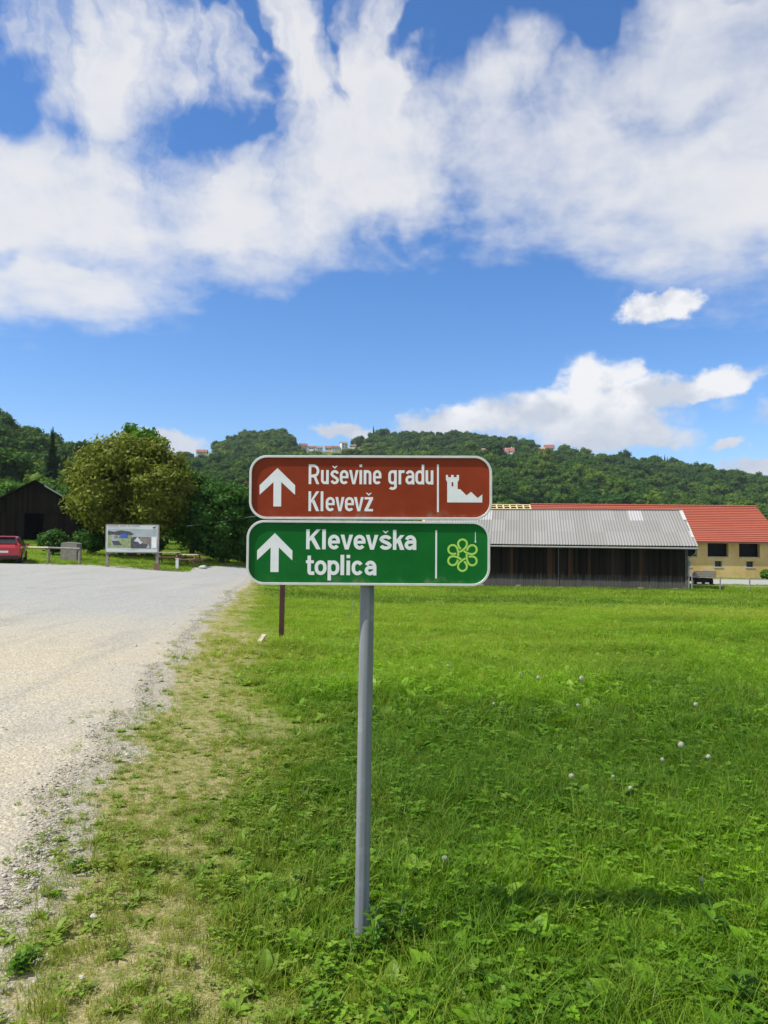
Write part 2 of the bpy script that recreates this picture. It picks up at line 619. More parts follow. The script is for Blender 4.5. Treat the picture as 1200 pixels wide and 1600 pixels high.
# ------------------------------------------------------------------ scatter through geometry nodes (only for stuff)
def scatter(name, P, rot, scl, tone, dry, pick, sources, label, cat):
    sc = bpy.data.collections.new(name + '_source')
    for i, me in enumerate(sources):
        o = bpy.data.objects.new('%s_source_%02d' % (name, i), me); sc.objects.link(o)
    me = bpy.data.meshes.new(name)
    P = np.asarray(P, np.float32)
    me.vertices.add(len(P)); me.vertices.foreach_set('co', P.ravel())
    for nm, typ, key, val in (('rot', 'FLOAT_VECTOR', 'vector', rot), ('scl', 'FLOAT', 'value', scl), ('tone', 'FLOAT', 'value', tone),
                              ('dry', 'FLOAT', 'value', dry), ('pick', 'INT', 'value', pick)):
        a = me.attributes.new(nm, typ, 'POINT')
        a.data.foreach_set(key, np.ascontiguousarray(val, np.int32 if typ == 'INT' else np.float32).ravel())
    o = bpy.data.objects.new(name, me); link(o)
    g = bpy.data.node_groups.new(name + '_nodes', 'GeometryNodeTree')
    g.interface.new_socket('Geometry', in_out='INPUT', socket_type='NodeSocketGeometry')
    g.interface.new_socket('Geometry', in_out='OUTPUT', socket_type='NodeSocketGeometry')
    gi = g.nodes.new('NodeGroupInput'); go = g.nodes.new('NodeGroupOutput')
    ci = g.nodes.new('GeometryNodeCollectionInfo')
    ci.inputs['Collection'].default_value = sc
    ci.inputs['Separate Children'].default_value = True; ci.inputs['Reset Children'].default_value = True
    iop = g.nodes.new('GeometryNodeInstanceOnPoints')
    iop.inputs['Pick Instance'].default_value = True

    def na(nm, dt):
        a = g.nodes.new('GeometryNodeInputNamedAttribute'); a.data_type = dt
        a.inputs['Name'].default_value = nm
        return [s for s in a.outputs if s.enabled][0]
    L = g.links
    L.new(gi.outputs[0], iop.inputs['Points']); L.new(ci.outputs[0], iop.inputs['Instance'])
    L.new(na('pick', 'INT'), iop.inputs['Instance Index'])
    L.new(na('rot', 'FLOAT_VECTOR'), iop.inputs['Rotation'])
    L.new(na('scl', 'FLOAT'), iop.inputs['Scale'])
    L.new(iop.outputs[0], go.inputs[0])
    md = o.modifiers.new('scatter', 'NODES'); md.node_group = g
    return tag(o, label, cat, kind='stuff')


# ------------------------------------------------------------------ gravel edge, verge and roads
EDGE_PX = [(388, 905), (368, 925), (332, 958), (300, 993), (268, 1032), (240, 1066), (222, 1098), (198, 1140), (172, 1180), (140, 1215),
           (110, 1262), (78, 1320), (44, 1395), (5, 1470), (-60, 1600), (-140, 1790)]
EDGE = sorted([(p.y, p.x) for p in (hit(*q) for q in EDGE_PX)])
EY = np.array([e[0] for e in EDGE]); EX = np.array([e[1] for e in EDGE])
VERGE_Y = 42.0
EXT = float(np.interp(VERGE_Y, EY, EX))


def edge_x(y):
    y = np.asarray(y, float)
    j = (fbm(y * 1.7, y * 0, 31, 4) - .5) * np.interp(y, [0, 6, 20, 40], [.42, .5, .7, .3]) 
    return np.interp(y, EY, EX) + j


ROAD = [(-8.4, 41.9, 2.2), (-8.2, 46, 3.2), (-6.0, 50.5, 3.4), (2, 56.5, 3.0), (11, 63.5, 3.2), (24, 66.5, 6.0), (70, 68, 6.5), (120, 69, 6.5)]


def road_dist(x, y):
    best = np.full(np.shape(x), 1e9)
    for (x0, y0, w0), (x1, y1, w1) in zip(ROAD[:-1], ROAD[1:]):
        dx, dy = x1 - x0, y1 - y0
        t_ = np.clip(((x - x0) * dx + (y - y0) * dy) / (dx * dx + dy * dy), 0, 1)
        d = np.hypot(x - x0 - t_ * dx, y - y0 - t_ * dy) - (w0 + t_ * (w1 - w0))
        best = np.minimum(best, d)
    return best


def worn(x, y):
    """0 lush .. 1 dry: the verge beside the gravel"""
    e = edge_x(y)
    wd = np.interp(y, [2, 5, 10, 20, 42], [1.55, 1.9, 1.9, 1.6, 1.2])
    d = (x - e) / wd
    n_ = fbm(x * 1.3, y * 1.3, 77, 4) - .5
    return np.clip(1.15 - sstep(.15, 1.25, d + n_ * .9) * 1.15, 0, 1) * sstep(-1.0, 0, -(y - 38) / 4)


# ground sheet
def graded(c, step, grow, lo, hi):
    a = [c]; s = step
    while a[-1] < hi: a.append(a[-1] + s); s *= grow
    b = [c]; s = step
    while b[-1] > lo: b.append(b[-1] - s); s *= grow
    return np.array(sorted(b[1:]) + a)


xs = graded(-1.0, .09, 1.035, -1600, 1600); ys = graded(3.0, .09, 1.028, -80, 2000)
GX, GY = np.meshgrid(xs, ys)
gx, gy = GX.ravel(), GY.ravel()
ed = gx - edge_x(gy)
gz = H(gx, gy) - .09 * sstep(-.12, -.5, ed) * (gy < VERGE_Y - .6)
gravness = np.where(gy < 43, 1 - sstep(-.1, .55, ed), 0)
V = np.stack([gx, gy, gz], 1)
me = np_mesh('ground', V, grid_faces(len(xs), len(ys)), M['ground'], attrs={'dry': worn(gx, gy), 'grav': gravness}, smooth=True)
ground = link(bpy.data.objects.new('ground', me)); tag(ground, kind='structure')

# gravel lot
ty = np.concatenate([np.linspace(-6, 2, 20), np.linspace(2.05, 12, 170), np.linspace(12.2, VERGE_Y, 110)])
cs = np.linspace(0, 1, 90) ** 2.1
rows = []
for y in ty:
    ex = float(edge_x(y)); x = ex - cs * (ex + 62)
    rows.append(np.stack([x, np.full_like(x, y)], 1))
P2 = np.concatenate(rows)
crown = sstep(0, .25, (edge_x(P2[:, 1]) - P2[:, 0]))
pz = H(P2[:, 0], P2[:, 1]) - .012 + .035 * crown
ew = 1 - sstep(.05, 1.3, edge_x(P2[:, 1]) - P2[:, 0])
me = np_mesh('gravel_lot', np.column_stack([P2, pz]), grid_faces(len(cs), len(ty)), M['gravel'], attrs={'edge': ew}, smooth=True)
tag(link(bpy.data.objects.new('gravel_lot', me)), kind='structure')

# road beyond
rp = []
for (x0, y0, w0), (x1, y1, w1) in zip(ROAD[:-1], ROAD[1:]):
    for k in range(8):
        f = k / 8; rp.append((x0 + f * (x1 - x0), y0 + f * (y1 - y0), w0 + f * (w1 - w0)))
rv = []
for i, (x, y, w) in enumerate(rp):
    a = rp[max(0, i - 1)]; b = rp[min(len(rp) - 1, i + 1)]
    d = Vector((b[0] - a[0], b[1] - a[1])).normalized(); nn = Vector((-d.y, d.x))
    for s_ in np.linspace(-1, 1, 7):
        q = (x + nn.x * w * s_, y + nn.y * w * s_); rv.append((q[0], q[1], Hf(*q) + .026))
me = np_mesh('gravel_road', rv, grid_faces(7, len(rp)), M['gravel'], attrs={'edge': np.zeros(len(rv))}, smooth=True)
tag(link(bpy.data.objects.new('gravel_road', me)), kind='structure')

# ------------------------------------------------------------------ hills
def skyline(pts):
    a = [azel(*p) for p in pts]
    return np.array([q[0] for q in a]), np.array([math.tan(q[1]) for q in a])


class Hill:
    def __init__(s, pts, R0, R1, base, tree, seed):
        s.a, s.t = skyline(pts); s.R0 = R0; s.R1 = R1; s.base = base; s.tree = tree; s.seed = seed

    def z(s, x, y):
        az = np.arctan2(x, y); r = np.hypot(x, y)
        t_ = np.interp(az, s.a, s.t)
        R1 = np.interp(az, [-.6, .6], s.R1) if isinstance(s.R1, tuple) else s.R1
        R0 = np.interp(az, [-.6, .6], s.R0) if isinstance(s.R0, tuple) else s.R0
        zr = t_ * R1 + CAM_Z - s.tree
        f = (r - R0) / (R1 - R0)
        up = np.clip(f, 0, 1)
        sh = np.power(up, 1.12)
        bump = (fbm(x * .009, y * .009, s.seed, 3) - .5) * 46 * up * (1 - up) * 2.2 + (fbm(x * .03, y * .03, s.seed + 9, 2) - .5) * 10 * up * (1 - up) * 4
        over = np.clip(f - 1, 0, 9)
        zz = s.base + (zr - s.base) * sh + bump * np.clip(zr / 60, 0, 1) - over * 220
        return np.where(f < 0, s.base + f * 20, zz)


far_pts = [(-700, 640), (-200, 690), (120, 700), (270, 711), (330, 693), (375, 676), (400, 669), (430, 668), (455, 676), (475, 690), (520, 692), (560, 682),
           (590, 671), (640, 670), (700, 671), (780, 677), (850, 690), (950, 705), (1050, 720), (1130, 735), (1200, 749), (1400, 775), (1900, 800)]
near_pts = [(-900, 560), (-300, 590), (-60, 628), (0, 640), (40, 655), (100, 680), (165, 696), (230, 716), (290, 745), (350, 790), (400, 815), (480, 852), (900, 880)]
FAR = Hill(far_pts, 235, 900, -2.2, 10.5, 3)
NEAR = Hill(near_pts, 118, (340, 520), 1.6, 11, 21)
t = NT('hill_meadow')
c = t.mix(t.rng(t.noise(.05, 5, .6), .35, .65), (.05, .085, .02), (.12, .15, .04))
M['hill'] = t.principled(c, .95, 0, .2)


def hill_mesh(h, name, a0, a1, r0, r1, na, nr):
    A, RR = np.meshgrid(np.linspace(a0, a1, na), np.linspace(r0, r1, nr))
    x = (RR * np.sin(A)).ravel(); y = (RR * np.cos(A)).ravel()
    me = np_mesh(name, np.stack([x, y, h.z(x, y)], 1), grid_faces(na, nr), M['hill'], smooth=True)
    o = link(bpy.data.objects.new(name, me)); tag(o, kind='structure')


hill_mesh(FAR, 'hill', -.85, .85, 200, 1100, 240, 120)
hill_mesh(NEAR, 'hill', -.95, -.08, 100, 640, 140, 90)


# ------------------------------------------------------------------ leaf clouds
def leaf_cloud(lobes, count, size, seed, flat=.35, shell=(.72, 1.04), kite=True, core=True):
    """many leaf-sized faces through the outer part of each lobe; lobes: (x,y,z, rx,ry,rz)"""
    g = np.random.default_rng(seed)
    L = np.array(lobes, float)
    wgt = (L[:, 3] * L[:, 5]); wgt = wgt / wgt.sum()
    k = g.choice(len(L), count, p=wgt)
    d = g.normal(size=(count, 3)); d /= np.linalg.norm(d, axis=1)[:, None]
    r = g.uniform(shell[0], shell[1], count) * (1 + .16 * np.sin(d[:, 0] * 7 + k) * np.cos(d[:, 2] * 6 + k * 2.1))
    C = L[k, :3] + d * L[k, 3:6] * r[:, None]
    nrm = d + g.normal(size=(count, 3)) * .75 + np.array([0, 0, flat]); nrm /= np.linalg.norm(nrm, axis=1)[:, None]
    u = np.cross(nrm, g.normal(size=(count, 3))); u /= np.linalg.norm(u, axis=1)[:, None]
    w = np.cross(nrm, u)
    s_ = size * g.uniform(.6, 1.35, count)[:, None]
    V = np.concatenate([C - u * s_, C + w * s_ * .55 - nrm * s_ * .12, C + u * s_, C - w * s_ * .55 - nrm * s_ * .12], 0)
    i = np.arange(count)
    F = np.stack([i, i + count, i + 2 * count, i + 3 * count], 1)
    ft = np.clip(g.normal(.5, .25, count) + .0 * k, 0, 1)
    tl = g.uniform(-.22, .22, len(L))[k]
    ft = np.clip(ft + tl, 0, 1)
    if core:
        th, ph = np.meshgrid(np.linspace(0, 2 * np.pi, 9)[:-1], np.linspace(0, np.pi, 6))
        sx_, sy_, sz_ = (np.sin(ph) * np.cos(th)).ravel(), (np.sin(ph) * np.sin(th)).ravel(), np.cos(ph).ravel()
        cf = []
        for a in range(5):
            for b_ in range(8):
                cf.append((a * 8 + b_, a * 8 + (b_ + 1) % 8, (a + 1) * 8 + (b_ + 1) % 8, (a + 1) * 8 + b_))
        cf = np.array(cf)
        for l in L:
            base = len(V)
            V = np.concatenate([V, np.stack([l[0] + sx_ * l[3] * .66, l[1] + sy_ * l[4] * .66, l[2] + sz_ * l[5] * .66], 1)])
            F = np.concatenate([F, cf + base]); ft = np.concatenate([ft, np.full(len(cf), .25)])
    return V, F, ft


def round_lobes(n_, R_, seed, h=1.0, z0=.55):
    g = random.Random(seed); out = [(0, 0, R_ * (z0 + .35) * h, R_ * .66, R_ * .66, R_ * .62 * h)]
    for i in range(n_):
        a = 2 * math.pi * i / n_ + g.uniform(-.4, .4); el = g.uniform(-.25, 1.0)
        rr = R_ * g.uniform(.5, .68) * math.cos(el); q = R_ * g.uniform(.30, .46)
        out.append((rr * math.cos(a), rr * math.sin(a), R_ * h * (z0 + .35 + .62 * math.sin(el)), q, q, q * .88))
    return out


def crown_src(name, seed, mat, n_=9, leaves=620, size=.105, h=1.0):
    V, F, ft = leaf_cloud(round_lobes(n_, 1.0, seed, h), leaves, size, seed)
    return np_mesh(name, V, F, mat, ft=ft)


def cone_src(name, seed, mat, leaves=700, H_=3.0, W=.55, size=.10):
    g = np.random.default_rng(seed)
    hgt = g.uniform(0, 1, leaves) ** 1.25
    a = g.uniform(0, 2 * np.pi, leaves); tier = .82 + .18 * np.sin(hgt * 42)
    rad = W * (1 - hgt) * tier * g.uniform(.55, 1.0, leaves) + .02
    C = np.stack([rad * np.cos(a), rad * np.sin(a), .12 * H_ + hgt * H_ * .88], 1)
    out = np.stack([np.cos(a), np.sin(a), np.full(leaves, -.35)], 1); out /= np.linalg.norm(out, axis=1)[:, None]
    side = np.stack([-np.sin(a), np.cos(a), np.zeros(leaves)], 1)
    s_ = (size * g.uniform(.7, 1.3, leaves) * (1.25 - hgt))[:, None]
    V = np.concatenate([C - out * s_, C + side * s_ * .45, C + out * s_, C - side * s_ * .45], 0)
    i = np.arange(leaves)
    F = np.stack([i, i + leaves, i + 2 * leaves, i + 3 * leaves], 1)
    # inner cone
    b = len(V); k = 8
    ring = [(W * .55 * math.cos(2 * math.pi * q / k), W * .55 * math.sin(2 * math.pi * q / k), .14 * H_) for q in range(k)]
    top = [(.01 * math.cos(2 * math.pi * q / k), .01 * math.sin(2 * math.pi * q / k), H_ * .97) for q in range(k)]
    V = np.concatenate([V, ring, top]); F = np.concatenate([F, [(b + q, b + (q + 1) % k, b + k + (q + 1) % k, b + k + q) for q in range(k)]])
    return np_mesh(name, V, F, mat, ft=np.concatenate([g.uniform(.2, .8, leaves), np.full(k, .3)]))


forest_src = [crown_src('forest_crown', 40 + i, M['forest'], 8 + i % 3, 900, .085, 1.0 + .12 * (i % 3)) for i in range(6)] + [cone_src('forest_cone', 91, M['conifer'])]
# ------------------------------------------------------------------ village positions first, so that the wood leaves them clear
def hill_point(h, px, py):
    d = ray(px, py); o = Vector((0, 0, CAM_Z)); tt = 150.0
    while tt < 1100:
        p = o + d * tt
        if p.z < float(h.z(p.x, p.y)): return p
        tt += 2
    # above the crest: stand it on the crest line
    best = None
    for r in range(300, 1000, 5):
        p = o + d * r
        gap = p.z - float(h.z(p.x, p.y))
        if best is None or gap < best[0]: best = (gap, p.x, p.y)
    return Vector((best[1], best[2], float(h.z(best[1], best[2]))))


VILLAGE = [  # px, py of base, width m, depth, wall h, roof h, wall, roof, yaw, label
    (474, 697, 10, 8, 4.5, 3.2, 'cream', 'rust', .3, 'red roofed house at the left end of the hilltop village'),
    (487, 700, 8, 7, 3.0, 2.4, 'white', 'brown', -.2, 'small white house with brown roof low in the hilltop village'),
    (499, 696, 9, 7, 3.4, 2.6, 'white', 'greyr', .1, 'white house with grey roof in the middle of the hilltop village'),
    (514, 691, 10, 7, 3.6, 2.8, 'cream', 'rust', -.1, 'cream house with pale red roof highest in the hilltop village'),
    (524, 694, 11, 8, 3.4, 2.4, 'white', 'brown', .2, 'long white house with brown roof beside the highest village house'),
    (537, 701, 9, 7, 6.0, 2.4, 'white', 'greyr', .4, 'tall white house at the right end of the hilltop village'),
    (552, 702, 8, 6, 2.6, 2.0, 'cream', 'brown', -.3, 'low cream cottage right of the tall white village house'),
    (316, 706, 14, 9, 3.0, 3.2, 'cream', 'rust', -.2, 'red roofed house alone on the saddle left of the knoll'),
    (764, 714, 16, 9, 3.2, 4.2, 'white', 'pinkr', .12, 'white house with faded pink roof just above the brown sign corner'),
    (786, 713, 12, 9, 2.2, 4.2, 'white', 'rust', -.25, 'red roofed farmhouse on the hill, left of a joined pair'),
    (796, 711, 11, 9, 2.2, 4.2, 'white', 'rust', -.25, 'red roofed farmhouse on the hill, right of a joined pair'),
    (847, 706, 8, 7, 1.8, 2.4, 'white', 'pinkr', .1, 'small pink roofed shed left of the far right hill house'),
    (858, 706, 13, 9, 3.2, 4.6, 'cream', 'rust', .1, 'far right red roofed house high on the wooded hill'),
]
vil = [(hill_point(FAR, v[0], v[1]), v) for v in VILLAGE]


def clear_of_village(x, y):
    ok = np.ones(len(x), bool)
    for p, v in vil:
        rr = math.hypot(p.x, p.y); ux, uy = p.x / rr, p.y / rr
        du = (x - p.x) * ux + (y - p.y) * uy; dv = np.abs(-(x - p.x) * uy + (y - p.y) * ux)
        ok &= ~((du > -115) & (du < 11) & (dv < v[2] * .5 + 6 - du * .03))
    return ok


def wood(h, a0, a1, r0, r1, spacing, name, label, seed, smax, clear=False):
    g = np.random.default_rng(seed); pts = []
    n_ = int((a1 - a0) / 2 * (r1 * r1 - r0 * r0) / spacing ** 2)
    a = g.uniform(a0, a1, n_); r = np.sqrt(g.uniform(r0 * r0, r1 * r1, n_))
    x = r * np.sin(a); y = r * np.cos(a)
    keep = np.ones(n_, bool)
    if clear: keep = clear_of_village(x, y)
    meadow = fbm(x * .012, y * .012, seed + 50, 3)
    keep &= (meadow < .70)
    x, y = x[keep], y[keep]
    z = h.z(x, y); n_ = len(x)
    big = fbm(x * .016, y * .016, seed + 7, 4)
    s_ = np.clip(g.lognormal(-.08, .27, n_), .5, 1.7) * smax
    tone = np.clip(.40 + (big - .5) * 2.0 + g.normal(0, .36, n_), 0, 1)
    dry = np.clip(g.uniform(-2.6, 1.0, n_) + (big - .5) * 1.6, 0, 1) * .9
    pick = g.integers(0, 6, n_)
    con = g.uniform(0, 1, n_) < .008
    pick[con] = 6; 
    rot = np.stack([g.uniform(-.1, .1, n_), g.uniform(-.1, .1, n_), g.uniform(0, 6.28, n_)], 1)
    return scatter(name, np.stack([x, y, z - .25 * s_], 1), rot, s_, tone, dry, pick, forest_src, label, 'forest')


wood(FAR, -.62, .66, 205, 935, 6.3, 'hillside_forest', 'dense green forest covering the long far hill behind the sign', 5, 4.9, True)
wood(NEAR, -.75, -.14, 122, 540, 5.6, 'hillside_forest', 'dense dark green forest on the nearer hill at the left', 6, 4.4)

# village houses
M['cream'] = simple('cream_render', (.55, .48, .36), .9, .08, .5)
M['white'] = simple('white_render', (.66, .64, .60), .9, .06, .5)
M['rust'] = simple('rust_tiles', (.22, .085, .065), .85, .2, 1.0)
M['pinkr'] = simple('faded_tiles', (.36, .21, .17), .85, .15, 1.0)
M['brown'] = simple('brown_tiles', (.16, .09, .065), .85, .2, 1.0)
M['greyr'] = simple('grey_tiles', (.20, .19, .185), .85, .2, 1.0)
M['darkglass'] = simple('dark_glass', (.02, .022, .025), .15, .1, 1.0)
M['plank_dark'] = None
for p, (px, py, w, d, hw, hr, wm, rm, yaw, lab) in vil:
    az = math.atan2(p.x, p.y)
    z = float(FAR.z(p.x, p.y))
    w, d, hw, hr = w * .85, d * .85, hw * .9, hr * .85
    e = empty('village_house', (p.x, p.y, z + .9), -az + yaw, lab, 'house', 'houses on the wooded hill')
    b = MB(); b.box((-w / 2, -d / 2, -3), (w / 2, d / 2, hw))
    for s_ in (-1, 1):
        b.poly([(s_ * w / 2, -d / 2, hw), (s_ * w / 2, d / 2, hw), (s_ * w / 2, 0, hw + hr)])
    b.build('wall', M[wm], e)
    b = MB(); o_ = .5
    k = (d / 2 + o_) / (d / 2)
    for s_ in (-1, 1):
        a0, a1 = (-w / 2 - o_, s_ * (d / 2 + o_), hw + hr - hr * k + .1), (w / 2 + o_, s_ * (d / 2 + o_), hw + hr - hr * k + .1)
        r0, r1 = (w / 2 + o_, 0, hw + hr + .12), (-w / 2 - o_, 0, hw + hr + .12)
        b.poly([a0, a1, r0, r1]); b.poly([(q[0], q[1], q[2] + .22) for q in (a0, a1, r0, r1)])
        b.poly([a0, a1, (a1[0], a1[1], a1[2] + .22), (a0[0], a0[1], a0[2] + .22)])
    rf = b.build('roof', M[rm], e)
    MB().box((w * .2, -.4, hw + hr * .6), (w * .2 + .7, .4, hw + hr + 1.0)).build('chimney', M[wm], rf)
    for k in range(3 if w > 9 else 2):
        xx = -w / 2 + w * (k + .7) / (3.4 if w > 9 else 2.4)
        for zz_ in ([1.0] if hw < 5 else [.8, 3.6]):
            MB().box((xx - .5, -d / 2 - .06, zz_), (xx + .5, -d / 2 + .05, zz_ + 1.2)).build('window', M['darkglass'], e)

# ------------------------------------------------------------------ individual trees
def tree(name, loc, height, lobes, leaves, size, mat, label, cat='tree', trunk_r=.22, trunk_h=None, group=None, seed=0, limbs=6, core=True):
    e = empty(name, loc, 0, label, cat, group)
    g = random.Random(seed)
    th = trunk_h or height * .5
    b = MB()
    b.tube([(0, 0, -.3), (.03, .02, th * .35), (-.06, .03, th * .7), (.02, 0, th)], [trunk_r * 1.25, trunk_r, trunk_r * .8, trunk_r * .5], 9)
    b.build('trunk', M['bark'], e, smooth=True)
    for l in lobes[:limbs]:
        m_ = Vector((l[0] * .45, l[1] * .45, th * .55 + l[2] * .3))
        b = MB()
        b.tube([(0, 0, th * g.uniform(.35, .6)), m_, (l[0] * .9, l[1] * .9, l[2])], [trunk_r * .45, trunk_r * .3, trunk_r * .1], 6)
        b.build('limb', M['bark'], e, smooth=True)
    V, F, ft = leaf_cloud(lobes, leaves, size, seed + 100, shell=(.55, 1.08), core=core)
    o = bpy.data.objects.new('crown', np_mesh('crown', V, F, mat, ft=ft)); link(o, e)
    return e


def sized_lobes(w, h, z0, n_, seed, small=.20, big=.32, low=True):
    """lobes filling an egg of width w and height h whose foot is at z0"""
    g = random.Random(seed); out = []
    for i in range(n_):
        u = -1 + 2 * (i + .5) / n_; a = i * 2.399963 + g.uniform(-.3, .3)
        q = w * g.uniform(small, big) * .5
        rr = math.sqrt(max(0, 1 - u * u)) * (w / 2 - q * .8) * g.uniform(.85, 1.05)
        if u < 0: rr *= (1.0 if low else .8)
        out.append((rr * math.cos(a), rr * math.sin(a), z0 + h / 2 + u * (h / 2 - q * .8), q * 1.1, q * 1.1, q * .82))
    out.append((0, 0, z0 + h * .5, w * .3, w * .3, h * .32))
    return out


def foot(px, py_or_dist, dist=None):
    if dist is None:
        return hit(px, py_or_dist)
    p = at(px, 846, dist)
    return Vector((p.x, dist, Hf(p.x, dist)))


p = foot(206, 0, 51)
tree('walnut_tree', p, 8.6, sized_lobes(8.6, 7.6, .7, 44, 5, .15, .36), 26000, .14, M['walnut'], 'broad olive green tree in full leaf behind the information board', trunk_r=.28, trunk_h=4.5, seed=4, limbs=9)
p = foot(214, 0, 66)
tree('broadleaf_tree', p, 11, sized_lobes(6.6, 8.2, 2.7, 26, 8), 7000, .2, M['spring'], 'bright green treetop showing above the olive green tree', trunk_r=.25, seed=8)
p = foot(347, 0, 52)
tree('broadleaf_tree', p, 5.4, sized_lobes(5.2, 5.6, .1, 30, 12, .26, .42), 11000, .15, M['linden'], 'dark green leafy tree at the left edge of the signs', trunk_r=.18, trunk_h=3, seed=12)
p = foot(402, 0, 58)
tree('broadleaf_tree', p, 6, sized_lobes(4.8, 6.2, .1, 22, 14, .28, .42), 8000, .16, M['linden'], 'dark leafy tree partly hidden behind the green sign', trunk_r=.18, trunk_h=3, seed=14)
p = foot(300, 0, 60)
tree('broadleaf_tree', p, 7, sized_lobes(5.4, 6.5, .1, 24, 15, .28, .42), 8000, .16, M['linden'], 'shady tree between the olive green tree and the dark one beside the signs', trunk_r=.18, trunk_h=3, seed=15)
p = foot(392, 0, 78)
tree('russet_tree', p, 6, sized_lobes(4.2, 5.4, 1.6, 18, 16, .28, .42), 4500, .2, M['russet'], 'reddish brown tree peeping out left of the brown sign', trunk_r=.15, trunk_h=3, seed=16)
for k, (px, dist, hh, ww, lab) in enumerate([(78, 125, 17.5, 3.4, 'tall dark conifer rising behind the dark wooden barn'),
                                             (100, 150, 16, 4.2, 'thin grey green conifer right of the tall dark one')]):
    p = foot(px, 0, dist)
    e = empty('conifer_tree', p, 0, lab, 'tree')
    MB().tube([(0, 0, -.5), (0, 0, hh * .6), (0, 0, hh * .95)], [.3, .18, .04], 8).build('trunk', M['bark'], e)
    me = cone_src('crown', 70 + k, M['conifer'], 3500, hh, ww, .42)
    link(bpy.data.objects.new('crown', me), e)
wild = [(-30, 110, 8, 7, 'linden'), (10, 118, 8.5, 8, 'spring'), (35, 130, 9, 8, 'linden'), (118, 112, 9, 7, 'linden'), (140, 98, 8, 6, 'linden'),
        (170, 90, 9, 7, 'linden'), (260, 84, 9.5, 7, 'spring'), (290, 110, 9, 8, 'linden'), (330, 118, 10, 9, 'linden'), (372, 100, 8, 7, 'linden'), (415, 92, 7, 7, 'linden')]
side = ['at the far left edge of the photo', 'left of the dark barn roof', 'above the dark barn roof', 'just right of the dark barn roof', 'left behind the olive green tree',
        'behind the left shoulder of the olive green tree', 'behind the right shoulder of the olive green tree', 'above the shady trees at mid left', 'rising over the dark tree beside the signs',
        'left of the brown sign at its arrow height', 'hidden behind the left end of the signs']
for k, (px, dist, hh, ww, mt) in enumerate(wild):
    p = foot(px, 0, dist)
    tree('broadleaf_tree', p, hh, sized_lobes(ww, hh * .95, .3, 20, 30 + k, .28, .42), 4200, .26, M[mt], ('bright' if mt == 'spring' else 'deep') + ' green tree ' + side[k], trunk_r=.2, seed=30 + k, limbs=3, group='trees at the foot of the left hill')
for k, (px, dist, hh, ww, lab) in enumerate([(1135, 108, 6.9, 8.5, 'olive yellow treetop above the red tiled roof at right'), (1062, 112, 5.9, 6, 'low olive treetop showing over the middle of the red roof'),
                                             (1212, 104, 6.4, 6, 'dark green tree beyond the right end of the red roof')]):
    p = foot(px, 0, dist)
    tree('olive_tree' if k < 2 else 'broadleaf_tree', p, hh, sized_lobes(ww, hh, .2, 24, 60 + k, .26, .4), 5500, .2, M['olive'] if k < 2 else M['linden'], lab, trunk_r=.2, seed=60 + k, limbs=3)
bushes = [((83, 858), 2.0, 1.7, 'linden', 'round green bush by the rail fence'), ((143, 872), 2.6, 1.8, 'linden', 'leafy bush between rail fence and information board'),
          ((232, 880), 2.4, 1.5, 'linden', 'low shaded bush behind the right post of the information board'), ((190, 878), 2.4, 1.4, 'linden', 'low bush beneath the middle of the information board'),
          ((382, 884), 2.0, 1.6, 'linden', 'small bush beside the road at the edge of the green sign'), ((1198, 903), 1.2, 1.0, 'spring', 'small bush at the foot of the yellow wall')]
for k, ((px, py), w, h, mt, lab) in enumerate(bushes):
    d_ = [49.5, 51, 51.5, 51.5, 56, 73.5][k]
    p = foot(px, 0, d_)
    e = empty('bush', p, 0, lab, 'bush')
    V, F, ft = leaf_cloud(sized_lobes(w, h, .05, 12, 80 + k, .4, .6), 2200, .085, 80 + k)
    link(bpy.data.objects.new('foliage', np_mesh('foliage', V, F, M[mt], ft=ft)), e)
    b = MB()
    for q in range(4):
        b.tube([(0, 0, -.1), (math.cos(q * 1.6) * w * .25, math.sin(q * 1.6) * w * .25, h * .7)], [.03, .012], 5)
    b.build('stem', M['bark'], e)

# ------------------------------------------------------------------ thin summer haze in the valley air
mh, nth, outh = nodemat('haze_air')
pv = nth.nodes.new('ShaderNodeVolumePrincipled')
pv.inputs['Color'].default_value = (.80, .88, 1.0, 1)
pv.inputs['Density'].default_value = .00009
pv.inputs['Anisotropy'].default_value = .2
nth.links.new(pv.outputs[0], outh.inputs['Volume'])
hb = MB().box((-1900, -200, -24), (1900, 1560, 215)).build('haze', mh, None, kind='stuff', label='faint blue haze lying over the valley and the wooded hills')
# ------------------------------------------------------------------ more materials
def sheeting(name, col):
    t = NT(name)
    n1_ = t.noise(3.5, 6, .65); n2_ = t.noise(1.0, 6, .7, t.scaled(t.pos(), (38, 38, 3.0))); n3_ = t.noise(70, 3, .6)
    c = t.mix(t.rng(n1_, .35, .7), tuple(q * .88 for q in col), tuple(min(1, q * 1.10 + .004) for q in col))
    c = t.mix(t.rng(n2_, .58, .8, 0, .22), c, tuple(q * .55 + .01 for q in col))
    c = t.mix(t.rng(n3_, .70, .74, 0, .35), c, (.30, .29, .25))
    sp = t.n('ShaderNodeSeparateXYZ'); t.lk(t.pos(), sp.inputs[0])
    low_ = t.rng(sp.outputs[2], -.085, -.118)
    c = t.mix(t.math('MULTIPLY', low_, t.rng(t.noise(14, 6, .7), .48, .7, 0, .5)), c, (.20, .20, .14))
    return t.principled(c, t.rng(n1_, .3, .7, .38, .6), 0, .16)


